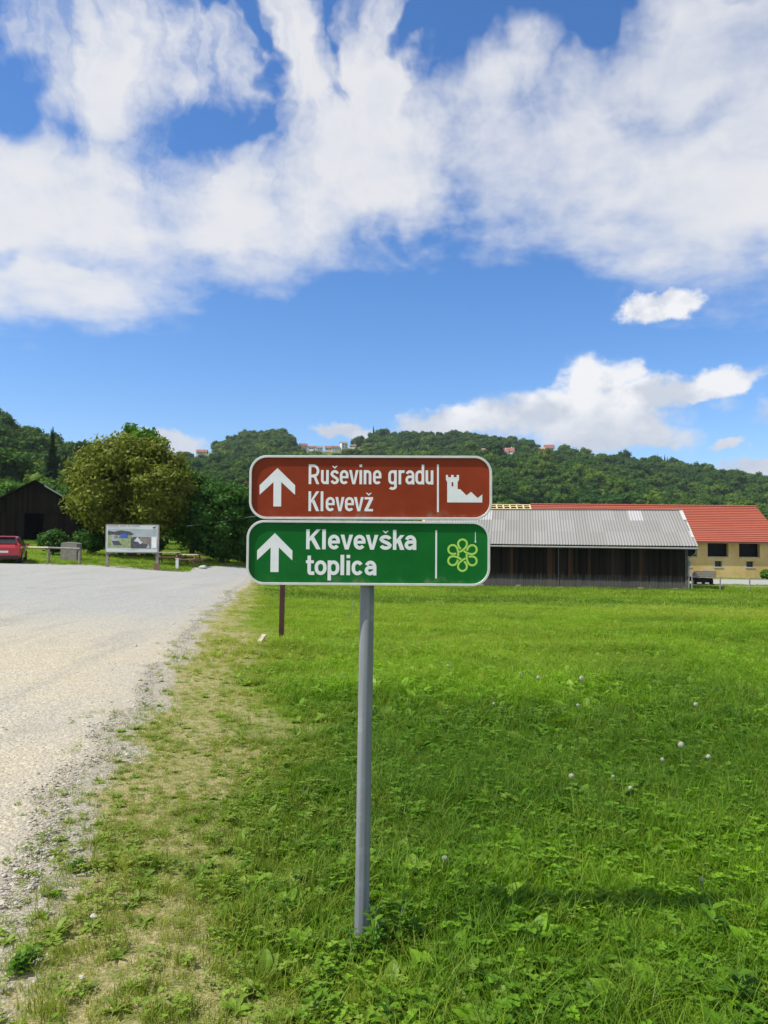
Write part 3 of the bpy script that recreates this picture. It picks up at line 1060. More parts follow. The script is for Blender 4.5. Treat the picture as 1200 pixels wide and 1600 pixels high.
M['sign_brown'] = simple('brown_sheeting', (.21, .028, .006), .5, .05, 2, spec=.12)
M['sign_green'] = simple('green_sheeting', (.001, .108, .013), .5, .05, 2, spec=.12)
M['sign_brown'] = sheeting('brown_sheeting', (.225, .031, .007))
M['sign_green'] = sheeting('green_sheeting', (.001, .112, .014))
M['sign_white'] = simple('white_sheeting', (.68, .70, .70), .45, .04, 30, spec=.4)
M['lime'] = simple('lime_sheeting', (.36, .60, .09), .45, .05, 30, spec=.4)
M['alu'] = simple('aluminium_rim', (.62, .615, .59), .42, .07, 25, metal=.35, spec=.5)
M['steel'] = simple('clamp_steel', (.35, .36, .37), .4, .1, 25, metal=.7)
t = NT('galvanised_steel')
v_ = t.scaled(t.pos(), (60, 60, 1.2))
c = t.mix(t.rng(t.noise(1, 5, .6, v_), .3, .7), (.14, .152, .17), (.215, .23, .245))
c = t.mix(t.rng(t.noise(9, 5, .6), .5, .75, 0, .5), c, (.33, .35, .37))
c = t.mix(t.rng(t.noise(14, 6, .7), .66, .72, 0, .7), c, (.12, .11, .10))
M['galv'] = t.principled(c, .55, 0, .3)
M['rust_paint'] = simple('red_brown_paint', (.055, .014, .012), .6, .3, 8)
t = NT('dark_boards')
ft = t.attr('ft')
v_ = t.scaled(t.pos(), (9, 9, .5))
n_ = t.noise(1.0, 6, .7, v_)
c = t.mix(ft, (.009, .007, .006), (.036, .026, .020))
c = t.mix(t.rng(ft, .76, 1.0), c, (.085, .042, .024))
c = t.mix(t.math('MULTIPLY', t.rng(n_, .45, .75), .3), c, (.05, .045, .04))
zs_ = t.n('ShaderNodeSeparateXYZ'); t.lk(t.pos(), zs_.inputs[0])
lit_foot = t.rng(t.math('ADD', zs_.outputs[2], t.math('MULTIPLY', n_, -1.0)), .55, .0)  # pale foot of the boards: sunlit strip below the eave shadow put into colour
c = t.mix(t.math('MULTIPLY', lit_foot, .7), c, t.mix(n_, (.03, .028, .026), (.20, .19, .175)))
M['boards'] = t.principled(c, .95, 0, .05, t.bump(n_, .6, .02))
t = NT('tarred_boards')
n_ = t.noise(1.0, 6, .7, t.scaled(t.pos(), (7, 7, .5)))
c = t.mix(t.attr('ft'), (.007, .005, .004), (.024, .017, .013))
c = t.mix(t.math('MULTIPLY', t.rng(n_, .5, .8), .25), c, (.04, .035, .03))
M['tarboards'] = t.principled(c, .95, 0, .05)
t = NT('cement_sheet')
fi = t.n('ShaderNodeObjectInfo').outputs['Random']
n_ = t.noise(1.3, 6, .65); n2_ = t.noise(14, 4, .7)
c = t.mix(fi, (.205, .20, .185), (.245, .24, .225))
c = t.mix(t.rng(n_, .5, .75), c, (.22, .215, .195))
c = t.mix(t.rng(n2_, .55, .75, 0, .6), c, (.16, .15, .12))
c = t.mix(t.rng(fi, .955, .96), c, (.33, .33, .32))
M['cement'] = t.principled(c, .9, 0, .25)
M['cement_trim'] = simple('pale_trim', (.40, .40, .38), .85, .1, 5)
t = NT('red_tiles')
n_ = t.noise(.7, 5, .6); n2_ = t.noise(5, 4, .7)
c = t.mix(t.attr('ft'), (.31, .080, .046), (.345, .096, .056))
c = t.mix(t.rng(n2_, .3, .7, 0, .4), c, (.27, .065, .045))
M['redtiles'] = t.principled(c, .8, 0, .25)
t = NT('yellow_render')
n_ = t.noise(.55, 6, .65); n2_ = t.noise(4, 5, .65)
c = t.mix(t.rng(n_, .35, .65), (.50, .345, .125), (.60, .44, .19))
c = t.mix(t.rng(n2_, .6, .75, 0, .5), c, (.58, .50, .36))
M['yellow'] = t.principled(c, .95, 0, .2, t.bump(n2_, .4, .01))
M['plinth'] = simple('rubble_plinth', (.36, .33, .27), .95, .3, 3, bumpd=.03, bscale=6)
M['concrete'] = simple('concrete', (.24, .22, .19), .95, .2, 5, bumpd=.01)
M['raw_wood'] = simple('new_timber', (.62, .50, .26), .8, .12, 6)
M['grey_wood'] = simple('weathered_timber', (.22, .20, .17), .9, .25, 8, bumpd=.01)
M['pale_wood'] = simple('pale_timber', (.55, .50, .36), .8, .15, 8)
M['slat'] = simple('dull_batten', (.10, .09, .08), .9, .25, 8)
M['grey_pale'] = simple('bleached_timber', (.34, .31, .22), .85, .2, 8)
M['brown_wood'] = simple('stained_timber', (.17, .095, .05), .7, .2, 8)
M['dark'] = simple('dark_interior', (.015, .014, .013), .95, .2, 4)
M['gutter'] = simple('gutter_metal', (.30, .30, .29), .5, .1, 4, metal=.5)
M['carpaint'] = simple('red_car_paint', (.42, .012, .022), .28, .04, 3, metal=.15, spec=.6, coat=.6)
M['tyre'] = simple('tyre_rubber', (.02, .02, .02), .9, .1, 4)
M['rimmetal'] = simple('wheel_rim', (.35, .35, .36), .35, .1, 4, metal=.8)
M['taillight'] = simple('tail_light', (.30, .01, .01), .2, .1, 4)
M['plate'] = simple('number_plate', (.75, .75, .72), .5, .05, 4)
M['black'] = simple('black_plastic', (.02, .02, .02), .6, .1, 4)
M['white_paint'] = simple('white_paint', (.74, .74, .72), .6, .05, 4)
M['rock'] = simple('boulder_stone', (.33, .32, .30), .9, .25, 6, bumpd=.03, bscale=12)
M['pale_stone'] = simple('pale_stone', (.45, .43, .38), .9, .2, 60)
M['seed'] = leafmat('seed_head', (.46, .47, .42), (.62, .62, .57), transl=.4, rough=.9)
M['stalk'] = simple('stalk', (.14, .20, .05), .7, .2, 8)
M['drystalk'] = simple('dry_cord', (.42, .40, .34), .8, .2, 8)
M['wire'] = simple('cable_grey', (.42, .42, .42), .5, .05, 4)

# ------------------------------------------------------------------ sign post
root_p = hit(564.6, 1478)
DS = root_p.y
sign = empty('signpost', (root_p.x, root_p.y, Hf(root_p.x, root_p.y)), 0,
             'tall grey steel post carrying a brown and a green direction sign, standing in the grass', 'signpost')
sign.rotation_euler = (0, R(.30), 0)
bpy.context.view_layer.update()
SI = sign.matrix_world.inverted()
top_z = (SI @ at(573, 722, DS)).z
b = MB()
b.tube([(0, 0, -.4), (0, 0, top_z)], .0292, 40, caps=False)
pole = b.build('pole', M['galv'], sign, smooth=True)
MB().tube([(0, 0, top_z - .002), (0, 0, top_z + .008), (0, 0, top_z + .012)], [.0305, .0305, .012], 32).build('pole_cap', M['black'], sign)
PXM = (DS - .052) / 1200


def rrect(w, h, r, n=12):
    pts = []
    for cx, cz, a0 in ((w / 2 - r, h / 2 - r, 0), (-w / 2 + r, h / 2 - r, 90), (-w / 2 + r, -h / 2 + r, 180), (w / 2 - r, -h / 2 + r, 270)):
        for k in range(n + 1):
            a = R(a0 + 90 * k / n); pts.append((cx + r * math.cos(a), cz + r * math.sin(a)))
    return pts


class Flat:
    """flat marks in the x,z plane of a panel; every stroke lies a hair above the one before"""
    def __init__(s, y0):
        s.mb = MB(); s.y = y0

    def poly(s, pts):
        s.mb.poly([(p[0], s.y, p[1]) for p in pts]); s.y -= .00002

    def strip(s, L, Rr, closed):
        n = len(L); b_ = len(s.mb.v)
        s.mb.v += [(p[0], s.y, p[1]) for p in L] + [(p[0], s.y, p[1]) for p in Rr]
        for i in range(n if closed else n - 1):
            j = (i + 1) % n
            s.mb.face((b_ + i, b_ + j, b_ + n + j, b_ + n + i))
        s.y -= .00002

    def ribbon(s, pts, t_, closed=False):
        P = [Vector(p) for p in pts]; n = len(P); L = []; Q = []
        for i in range(n):
            a = P[(i - 1) % n] if (closed or i > 0) else None
            c_ = P[(i + 1) % n] if (closed or i < n - 1) else None
            d0 = (P[i] - a).normalized() if a is not None else (c_ - P[i]).normalized()
            d1 = (c_ - P[i]).normalized() if c_ is not None else d0
            n0 = Vector((-d0.y, d0.x)); n1 = Vector((-d1.y, d1.x))
            m_ = (n0 + n1).normalized(); k = t_ / 2 / max(.35, m_.dot(n0))
            L.append(P[i] + m_ * k); Q.append(P[i] - m_ * k)
        s.strip(L, Q, closed)


def arc(cx, cy, rx, ry, a0, a1, n=14):
    return [(cx + rx * math.cos(R(a0 + (a1 - a0) * k / n)), cy + ry * math.sin(R(a0 + (a1 - a0) * k / n))) for k in range(n + 1)]


def glyph(f, ch, x0, x1, base, xh, cap, t_, M_=lambda p: p):
    """draw one letter between x0 and x1 on the baseline; M_ maps letter units to the panel"""
    w = x1 - x0; h = t_ / 2

    def P(pts): return [M_((x0 + p[0], base + p[1])) for p in pts]

    def rib(pts, closed=False, tt=t_): f.ribbon(P(pts), tt * PXM, closed)

    def pol(pts): f.poly(P(pts))
    rx = (w - t_) / 2; cx = w / 2
    ry = min(rx * 1.12, xh * .36)

    def bowl(c=cx, r=rx, H_=xh):
        return arc(c, H_ - h - ry, r, ry, 0, 180) + arc(c, h + ry, r, ry, 180, 360)

    def rect(a, b_, c_, d): pol([(a, b_), (c_, b_), (c_, d), (a, d)])

    def caron(top):
        cw = min(w * .36, 5.2)
        pol([(cx - cw, top + 5.6), (cx - cw * .42, top + 5.6), (cx, top + 3.6), (cx + cw * .42, top + 5.6), (cx + cw, top + 5.6), (cx, top + .6 + .6)])
    if ch in 'šž': caron(xh + 1.0)
    if ch == 'l': rect(0, 0, w, cap)
    elif ch == 'i': rect(0, 0, w, xh); rect(0, cap - t_ * .95, w, cap)
    elif ch == 'o': rib(bowl(), True)
    elif ch == 'e':
        rib([(h, xh * .5), (w - h, xh * .5)], tt=t_ * .85)
        rib([(w - h, xh * .5 - t_ * .40), (w - h, xh - h - ry)] + arc(cx, xh - h - ry, rx, ry, 0, 180)[1:] + arc(cx, h + ry, rx, ry, 180, 325))
    elif ch == 'c':
        rib(arc(cx, xh - h - ry, rx, ry, 28, 180) + arc(cx, h + ry, rx, ry, 180, 332))
    elif ch == 'v':
        k = t_ * 1.08
        pol([(0, xh), (k, xh), (cx, t_ * 1.25), (cx + k * .42, 0), (cx - k * .5, 0)])
        pol([(w, xh), (cx + k * .5, 0), (cx - k * .42, 0), (cx, t_ * 1.25), (w - k, xh)])
    elif ch in 'ž':
        k = t_ * .88
        rect(0, xh - k, w, xh); rect(0, 0, w, k)
        pol([(w - t_ * 1.25, xh - k * .6), (w, xh - k * .8), (t_ * 1.25, k * .6), (0, k * .8)])
    elif ch == 'u':
        rib([(h, xh), (h, h + ry)] + arc(cx, h + ry, rx, ry, 180, 360)[1:]); rect(w - t_, 0, w, xh)
    elif ch == 'n':
        rib([(w - h, 0), (w - h, xh - h - ry)] + arc(cx, xh - h - ry, rx, ry, 0, 180)[1:]); rect(0, 0, t_, xh)
    elif ch == 'r':
        rect(0, 0, t_, xh); rib(arc(w * .62 + h * .2, xh - h - ry * .95, w * .62 - h * .8, ry * .95, 60, 180))
    elif ch == 'd': rib(bowl(), True); rect(w - t_, 0, w, cap)
    elif ch == 'p': rib(bowl(), True); rect(0, -(cap - xh) * .95, t_, xh)
    elif ch == 'g':
        rib(bowl(), True)
        dsc = cap - xh
        rib([(w - h, xh), (w - h, -dsc * .98 + h + ry * .55)] + arc(cx, -dsc * .98 + h + ry * .55, rx, ry * .55 + .0, 0, -150)[1:])
    elif ch == 'a':
        r2 = xh * .155
        rib(arc(cx, xh - h - ry, rx, ry, 158, 0) + [(w - h, 0)])
        lo = xh * .56
        rib([(w - h, lo - h * .2), (h + rx * .8, lo - h * .2)] + arc(h + rx * .8, (lo - h * .2 + h) / 2, rx * .8, (lo - h * 1.2) / 2, 90, 270, 12)[1:] + [(cx, h), (w - h, h + r2)])
    elif ch == 'š':
        q = (xh - t_) / 4
        rib(arc(cx, xh - h - q, rx, q, 12, 180, 10) + [(cx - rx * .7, xh / 2 + q * .5)] + [(cx, xh / 2)] + [(cx + rx * .72, xh / 2 - q * .5)] + arc(cx, h + q, rx, q, 0, -168, 10))
    elif ch == 't':
        rib([(t_ * .95, cap - 1.5), (t_ * .95, h + ry * .7)] + arc(t_ * .95 + rx * .55, h + ry * .7, rx * .55, ry * .7, 180, 270, 8)[1:] + [(w, h)])
        rect(0, xh - t_ * .85, w * .94, xh)
    elif ch in 'Kk':
        rect(0, 0, t_, cap)
        top = cap if ch == 'K' else xh
        m_ = top * .43
        pol([(t_ * .9, m_ - t_ * .35), (t_ * .9, m_ + t_ * .95), (w - t_ * 1.22, top), (w - t_ * .02, top)])
        pol([(t_ * 1.35, m_ + t_ * .3), (t_ * 1.35 + t_ * .85, m_ + t_ * 1.25), (w, 0), (w - t_ * 1.25, 0)])
    elif ch == 'R':
        rect(0, 0, t_, cap)
        q = cap * .265
        rib([(h, cap - h), (w - t_ * .5 - q * .8, cap - h)] + arc(w - h - q * .9, cap - h - q, q * .9, q, 90, -90, 12)[1:] + [(h, cap - h - 2 * q)])
        pol([(w * .36, cap * .5), (w * .36 + t_ * 1.05, cap * .5), (w, 0), (w - t_ * 1.1, 0)])


def make_panel(cx, cy, W, Hh, ang, mat, label, texts, arrow, divider, kind):
    wp = at(cx, cy, DS - .052)
    lp = SI @ wp
    w, h = W * PXM, Hh * PXM
    rim = 3.7 * PXM
    b_ = MB()
    b_.prism(rrect(w - rim, h - rim, .066), 0, .003)
    pn = b_.build('sign_panel', mat, sign, label=label)
    pn.location = lp; pn.rotation_euler = (0, R(ang), 0)
    # folded aluminium rim
    o0, o1 = rrect(w, h, .072, 14), rrect(w - 2 * rim, h - 2 * rim, .072 - rim, 14)
    m0, m1 = rrect(w - .002, h - .002, .071, 14), rrect(w - 2 * rim + .002, h - 2 * rim + .002, .073 - rim, 14)
    b_ = MB(); n = len(o0)
    loops = [(o0, .022), (o0, -.0065), (m0, -.008), (m1, -.008), (o1, -.0065), (o1, .0005), (rrect(w - rim, h - rim, .066, 14), .0045), (o0, .022)]
    loops = loops[:-1]
    for pts, y in loops: b_.v += [(p[0], y, p[1]) for p in pts]
    for k in range(len(loops) - 1):
        for i in range(n):
            j = (i + 1) % n
            b_.face((k * n + i, k * n + j, (k + 1) * n + j, (k + 1) * n + i))
    b_.build('rim', M['alu'], pn)

    def L(p): return ((p[0] - cx) * PXM, -(p[1] - cy) * PXM)
    for (txt, spans, base, xh, cap, st) in texts:
        for chh, (a, c_) in zip(txt, spans):
            f = Flat(-.00025)
            glyph(f, chh, a, c_, 0, xh, cap, st, M_=lambda p: ((p[0] - cx) * PXM, (cy - base + p[1]) * PXM))
            f.mb.build('letter', M['sign_white'], pn)
    f = Flat(-.00025)
    tip, lx, ly0, ly1, s0, s1, sb, rx_, iy = arrow
    m_ = (s0 + s1) / 2
    f.poly([L(p) for p in [(m_, tip), (lx, ly0), (lx, ly1), (s0, iy), (s0, sb), (s1, sb), (s1, iy), (rx_, ly1), (rx_, ly0)]])
    f.mb.build('arrow', M['sign_white'], pn)
    f = Flat(-.00025); x0, x1, y0, y1 = divider
    f.poly([L((x0, y0)), (L((x1, y0))), L((x1, y1)), L((x0, y1))]); f.mb.build('divider_line', M['sign_white'], pn)
    if kind == 'castle':
        f = Flat(-.00025)
        z = lambda a, c_: L((580 + a / 6, 705 + c_ / 6))
        f.poly([z(*p) for p in [(702, 220), (722, 220), (722, 241), (750, 241), (750, 220), (775, 220), (775, 241), (803, 241), (803, 220), (825, 220), (825, 265), (812, 287), (812, 353),
                                (838, 355), (895, 412), (938, 378), (1000, 437), (1043, 402), (1043, 478), (714, 478), (714, 287), (702, 265)]])
        f.mb.build('castle_ruin_symbol', M['sign_white'], pn)
        f = Flat(-.0007); f.poly([z(*p) for p in [(755, 288), (770, 288), (770, 325), (755, 325)]]); f.mb.build('castle_window', mat, pn)
    else:
        # six-looped knot
        ctr = [(7.7, 0), (12.2, 4.9), (17.6, 6.9), (22.4, 5.0), (24.6, 0), (22.4, -5.0), (17.6, -6.9), (12.2, -4.9), (7.7, 0)]
        cps = []
        for k in range(6):
            a = R(90 + 60 * k)
            rx0 = [(6.6 * math.cos(R(-30)), 6.6 * math.sin(R(-30)))]
            for (u, v) in rx0 + ctr:
                cps.append((u * math.cos(a) - v * math.sin(a), u * math.sin(a) + v * math.cos(a)))
        n = len(cps); path = []; seg = []
        for i in range(n):
            p0, p1, p2, p3 = (Vector(cps[(i + q) % n]) for q in (-1, 0, 1, 2))
            for k in range(8):
                t_ = k / 8
                path.append(.5 * ((2 * p1) + (p2 - p0) * t_ + (2 * p0 - 5 * p1 + 4 * p2 - p3) * t_ ** 2 + (3 * p1 - p0 - 3 * p2 + p3) * t_ ** 3)); seg.append(i + t_)
        c0 = (722.4, 866.4)
        f = Flat(-.00025)
        run = []
        per = 10
        runs = []
        for p, sg in zip(path, seg):
            q = (sg % per)
            if abs(q - 1) < .40:       # the strand that dips under at each crossing
                if run: runs.append(run); run = []
                continue
            run.append(p)
        if run: runs.append(run)
        if len(runs) > 1 and abs((seg[0] % per) - 1) >= .40:
            runs[0] = runs[-1] + runs[0]; runs.pop()
        for r_ in runs:
            f.ribbon([L((c0[0] + p.x, c0[1] - p.y)) for p in r_], 3.0 * PXM)
        f.mb.build('knot_flower_symbol', M['lime'], pn)
        f = Flat(-.00025)
        f.poly([L(p) for p in [(742.0, 830), (742.8, 830), (743.2, 843.5), (744.1, 845.5), (742.6, 847.2), (741.2, 845.5), (741.9, 843.5)]])
        f.mb.build('drip_mark', M['sign_white'], pn)
    # two clamps round the pole
    for dz in (h * .26, -h * .26):
        b_ = MB()
        pc = pn.matrix_basis.inverted() @ Vector((0, 0, lp.z + dz))
        b_.box((pc.x - .055, .004, pc.z - .014), (pc.x + .055, .020, pc.z + .014))
        b_.tube([(pc.x, .052, pc.z - .013), (pc.x, .052, pc.z + .013)], .0335, 20)
        for sgn in (-1, 1): b_.tube([(pc.x + sgn * .043, .012, pc.z), (pc.x + sgn * .043, .07, pc.z)], .005, 8)
        b_.build('clamp', M['steel'], pn)
    return pn


T1 = ('Ruševinegradu', [(482, 498.7), (501.3, 513.5), (516.2, 529.4), (530.8, 544.4), (545.2, 560.2), (561.5, 565.7), (568.2, 580.2), (582.8, 596), (606.7, 620), (622.8, 633.2), (633.6, 647.6), (649, 663), (665, 677.3)], 756.7, 22.2, 31, 4.1)
T2 = ('Klevevž', [(482, 498.9), (501, 505.2), (509, 523.2), (524, 538.2), (539, 553.2), (553.2, 568.4), (569.7, 583)], 799, 22.2, 31, 4.1)
T3 = ('Klevevška', [(478.3, 501), (503.3, 509), (512.5, 531), (532, 551.5), (552.5, 571), (571.5, 591), (592.8, 611.8), (613.8, 631.8), (632, 650.3)], 858.8, 23.0, 31.1, 5.4)
T4 = ('toplica', [(478.3, 491.5), (492, 510.6), (512.2, 530.4), (532.2, 538), (541.6, 547.2), (549.7, 567.6), (570, 588.3)], 898.8, 22.8, 31.6, 5.4)
ar = lambda x, y: (380 + x / 6, y)
make_panel(579.3, 761.8, 379.5, 100.2, -.72, M['sign_brown'], 'upper brown sign with white arrow and castle ruin symbol', [T1, T2],
           (705 + 160 / 6, 405.3, 705 + 322 / 6, 705 + 412 / 6, 427, 439.2, 705 + 521 / 6, 460.9, 705 + 292 / 6), (683, 685.9, 725.3, 800), 'castle')
make_panel(575.6, 864.2, 379.5, 100.6, -.5, M['sign_green'], 'lower green sign with white arrow and looped lime flower', [T3, T4],
           (808 + 156 / 6, 402, 808 + 320 / 6, 808 + 410 / 6, 423, 435.8, 808 + 520 / 6, 457, 808 + 290 / 6), (680, 682.7, 827.9, 903), 'flower')

# thin cord below the green sign
b = MB()
cp = [at(553, 905, DS - .02), at(553, 918, DS - .02), at(554.2, 928, DS - .02), at(551.6, 938, DS - .02), at(550.5, 950, DS - .02), at(547, 962, DS - .02), at(545.5, 971, DS - .02)]
b.tube(cp, .0011, 5)
tag(b.build('cord', M['drystalk']), 'thin pale cord dangling below the green sign left of the post', 'cord')

# ------------------------------------------------------------------ red brown post of another sign behind
p = hit(439.5, 998)
bp = empty('sign_post', p, 0, 'slim reddish brown post standing in the grass behind the direction signs', 'post')
bp.rotation_euler = (0, R(.5), 0)
MB().box((-.045, -.03, -.3), (.045, .03, 1.95)).build('post', M['rust_paint'], bp)
MB().box((-.30, -.055, 1.28), (.30, -.031, 1.88)).build('board', M['rust_paint'], bp)
p = hit(409, 1003)
q = MB(); q.box((-.04, -.13, 0), (.04, .13, .025), Matrix.Rotation(R(-14), 4, 'Z') @ Matrix.Rotation(R(24), 4, 'X'))
o = q.build('wood_offcut', M['grey_pale']); o.location = (p.x, p.y, p.z + .05)
tag(o, 'short pale wooden offcut lying in grass left of the red brown post', 'wood')

# ------------------------------------------------------------------ grey roofed barn
c0 = at(1072.5, 900, 51)
base = -1.43
barn = empty('wooden_barn', (c0.x, 51, base), R(-10), 'long dark plank barn with grey corrugated roof beyond the meadow', 'barn')
WL_, WD, WH = 17.2, 8.4, 3.0
rg = random.Random(3)
def board_wall(mb, x0, x1, z0f, z1f, wid, place):
    x = x0
    while x < x1 - .02:
        w_ = min(wid * rg.uniform(.8, 1.25), x1 - x); mb.tone = rg.random()
        d_ = rg.uniform(0, .018); zb = z0f + rg.uniform(-.04, .05)
        place(mb, x + .006, x + w_ - .006, zb, z1f, d_); x += w_
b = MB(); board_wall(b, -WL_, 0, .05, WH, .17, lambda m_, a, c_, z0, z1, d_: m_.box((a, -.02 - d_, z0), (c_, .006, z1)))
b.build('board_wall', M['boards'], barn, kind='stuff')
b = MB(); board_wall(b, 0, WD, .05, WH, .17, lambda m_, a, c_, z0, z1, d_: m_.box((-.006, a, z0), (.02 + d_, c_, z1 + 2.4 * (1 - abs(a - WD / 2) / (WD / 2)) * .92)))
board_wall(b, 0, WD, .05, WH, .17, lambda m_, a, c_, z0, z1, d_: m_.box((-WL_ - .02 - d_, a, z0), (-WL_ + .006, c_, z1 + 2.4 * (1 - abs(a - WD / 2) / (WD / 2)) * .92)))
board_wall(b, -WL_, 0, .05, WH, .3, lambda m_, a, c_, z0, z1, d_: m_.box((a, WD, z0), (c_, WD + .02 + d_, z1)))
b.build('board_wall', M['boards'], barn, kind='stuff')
MB().box((-WL_ + .03, .03, .1), (-.03, WD - .03, WH - .1)).build('dark_core', M['dark'], barn)
for px in (822, 885, 944, 1006, 1056, 765):
    fx = -(1072.5 - px) / 1200 * 52.5
    MB().box((fx - .17, -.16, -.35), (fx + .17, .1, .16 + rg.uniform(-.04, .05))).build('footing', M['concrete'], barn)
MB().box((-.08, -.075, -.1), (.09, -.04, WH - .1)).build('corner_post', M['slat'], barn)
# trim slat on the wall
MB().box((-8.30, -.07, 0), (-8.24, -.041, WH - .1)).build('cover_slat', M['slat'], barn)
ez = at(1085, 855, 50.4).z - base; rz_ = 4.05 - base
ey, ry_ = -.66, WD / 2
sl_ = (rz_ - ez) / (ry_ - ey)
ncol, nrow = 19, 3
RW = (WL_ + 1.1) / ncol; slope_len = math.hypot(ry_ - ey, rz_ - ez); RL = slope_len / nrow
nw = 5
def sheet():
    V, F = [], []
    n = nw * 8
    for j, yy in enumerate((0, RL + .12)):
        for i in range(n + 1):
            V.append((i / n * RW, yy, (.022) * math.cos(2 * math.pi * i / 8)))
    for i in range(n): F.append((i, i + 1, n + 2 + i, n + 1 + i))
    me = np_mesh('roof_sheet', V, F, M['cement'], ft=np.full(len(F), .5), smooth=True)
    return me
sm = sheet()
ang = math.atan2(rz_ - ez, ry_ - ey)
for side in (0, 1):
    for r_ in range(nrow):
        for c_ in range(ncol):
            o = bpy.data.objects.new('roof_sheet', sm); link(o, barn)
            if side == 0:
                yy = ey + (ry_ - ey) * r_ / nrow; z_ = ez + (rz_ - ez) * r_ / nrow
                o.location = (-WL_ - .5 + c_ * RW, yy, z_ + .04 + .012 * (nrow - r_) + rg.uniform(0, .006))
                o.rotation_euler = (ang + rg.uniform(.0, .004), rg.uniform(-.002, .002), 0)
            else:
                yy = WD - ey - (ry_ - ey) * r_ / nrow; z_ = ez + (rz_ - ez) * r_ / nrow
                o.location = (-WL_ - .5 + (c_ + 1) * RW, yy, z_ + .04 + .012 * (nrow - r_))
                o.rotation_euler = (ang, 0, math.pi)
MB().tube([(-WL_ - .5, ry_, rz_ + .06), (.6, ry_, rz_ + .06)], .07, 10).build('ridge_cap', M['cement'], barn)
for s0, s1, w0 in ((.02, .30, .24), (.38, .62, .10), (.62, .78, .2)):
    b = MB(); ya, yb = ry_ - (ry_ - ey) * s0, ry_ - (ry_ - ey) * s1
    b.poly([(.6 - w0, ya, rz_ - (ry_ - ya) * sl_ + .10), (.6, ya, rz_ - (ry_ - ya) * sl_ + .10), (.6, yb, rz_ - (ry_ - yb) * sl_ + .10), (.6 - w0, yb, rz_ - (ry_ - yb) * sl_ + .10)])
    b.build('verge_flashing_lit_edge', M['cement_trim'], barn)
MB().box((-WL_ - .5, ey + .02, ez - .12), (.58, ey + .07, ez - .01)).build('fascia', M['grey_wood'], barn)
b = MB(); b.tube([(-WL_ - .5, ey - .06, ez - .07), (.62, ey - .06, ez - .10)], .055, 8); b.build('gutter', M['gutter'], barn)
b = MB(); b.tube([(.52, ey - .05, ez - .12), (.42, ey + .1, ez - .45), (.14, -.1, ez - .7), (.14, -.1, .2)], .04, 8); b.build('downpipe', M['gutter'], barn)
for r_ in range(18):
    xx = -WL_ + .3 + r_ * .98
    MB().box((xx, 0, -.05), (xx + .08, ry_ - ey, .05), Matrix.Translation((0, ey + .06, ez - .08)) @ Matrix.Rotation(ang, 4, 'X')).build('rafter', M['grey_wood'], barn)
# panel boards under the gables
for gx_ in (-.04, -WL_ + .04):
    MB().prism([(0, 0), (.01, 0), (.01, .01), (0, .01)], 0, .01)
b = MB()
for gx_ in (-.05, -WL_ + .05):
    b.poly([(gx_, .05, WH - .2), (gx_, WD - .05, WH - .2), (gx_, WD / 2, rz_ - .15)])
b.build('gable_lining', M['tarboards'], barn)

# ------------------------------------------------------------------ yellow farm house with red roof
hx1 = at(1216, 880, 75).x; HZ0 = -1.72
house = empty('farm_house', (hx1, 75, HZ0), R(-1.0), 'long yellow rendered farm building with red tiled roof behind the plank barn', 'farm building')
HL = 34.5; HD = 11.0
def hz(py): return at(1150, py, 75).z - HZ0
def hx(px): return at(px, 870, 75).x - hx1
zt = hz(847.5)
ops = []
for k in range(0, 11):
    a = hx(1155.3 - 48.7 * k); ops.append(('u', a, a + 2.02, hz(870), zt - .02))
    m_ = hx(1172.0 - 48.9 * k); ops.append(('s', m_ - .34, m_ + .34, hz(885.8), hz(877)))
yy_ = sorted({0, zt, hz(902)} | {o_[3] for o_ in ops} | {o_[4] for o_ in ops})
xx_ = sorted({-HL, 0} | {o_[1] for o_ in ops if o_[1] > -HL} | {o_[2] for o_ in ops if o_[2] > -HL})
def is_open(xm, zm): return any(o_[1] < xm < o_[2] and o_[3] < zm < o_[4] for o_ in ops)
b = MB()
for i in range(len(xx_) - 1):
    xm = (xx_[i] + xx_[i + 1]) / 2; j = 0
    while j < len(yy_) - 1:
        if is_open(xm, (yy_[j] + yy_[j + 1]) / 2): j += 1; continue
        k = j
        while k < len(yy_) - 1 and not is_open(xm, (yy_[k] + yy_[k + 1]) / 2): k += 1
        b.box((xx_[i], 0, yy_[j]), (xx_[i + 1], .5, yy_[k])); j = k
b.box((-HL, HD - .4, 0), (0, HD, zt)); b.box((-.4, .5, 0), (0, HD - .4, zt)); b.box((-HL, .5, 0), (-HL + .4, HD - .4, zt))
HRZ = 5.62 - HZ0; HRY = 5.5; HEY = -.42; hs_ = (HRZ - zt - .05) / (HRY - HEY)
for gx_ in (-.4, -HL):
    b.v += [(gx_, 0, zt), (gx_, HD, zt), (gx_, HRY, HRZ - .45), (gx_ + .4, 0, zt), (gx_ + .4, HD, zt), (gx_ + .4, HRY, HRZ - .45)]
    n_ = len(b.v) - 6
    for f in ((0, 1, 2), (3, 5, 4), (0, 2, 5, 3), (1, 4, 5, 2)): b.face(tuple(n_ + q for q in f))
b.build('wall', M['yellow'], house)
MB().box((-HL, -.05, -.2), (0, -.003, hz(902))).build('plinth', M['plinth'], house)
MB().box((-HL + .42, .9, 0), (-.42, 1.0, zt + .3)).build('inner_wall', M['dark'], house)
MB().box((-HL + .42, .55, zt - .02), (-.42, HD - .5, zt + .05)).build('loft_floor', M['dark'], house)
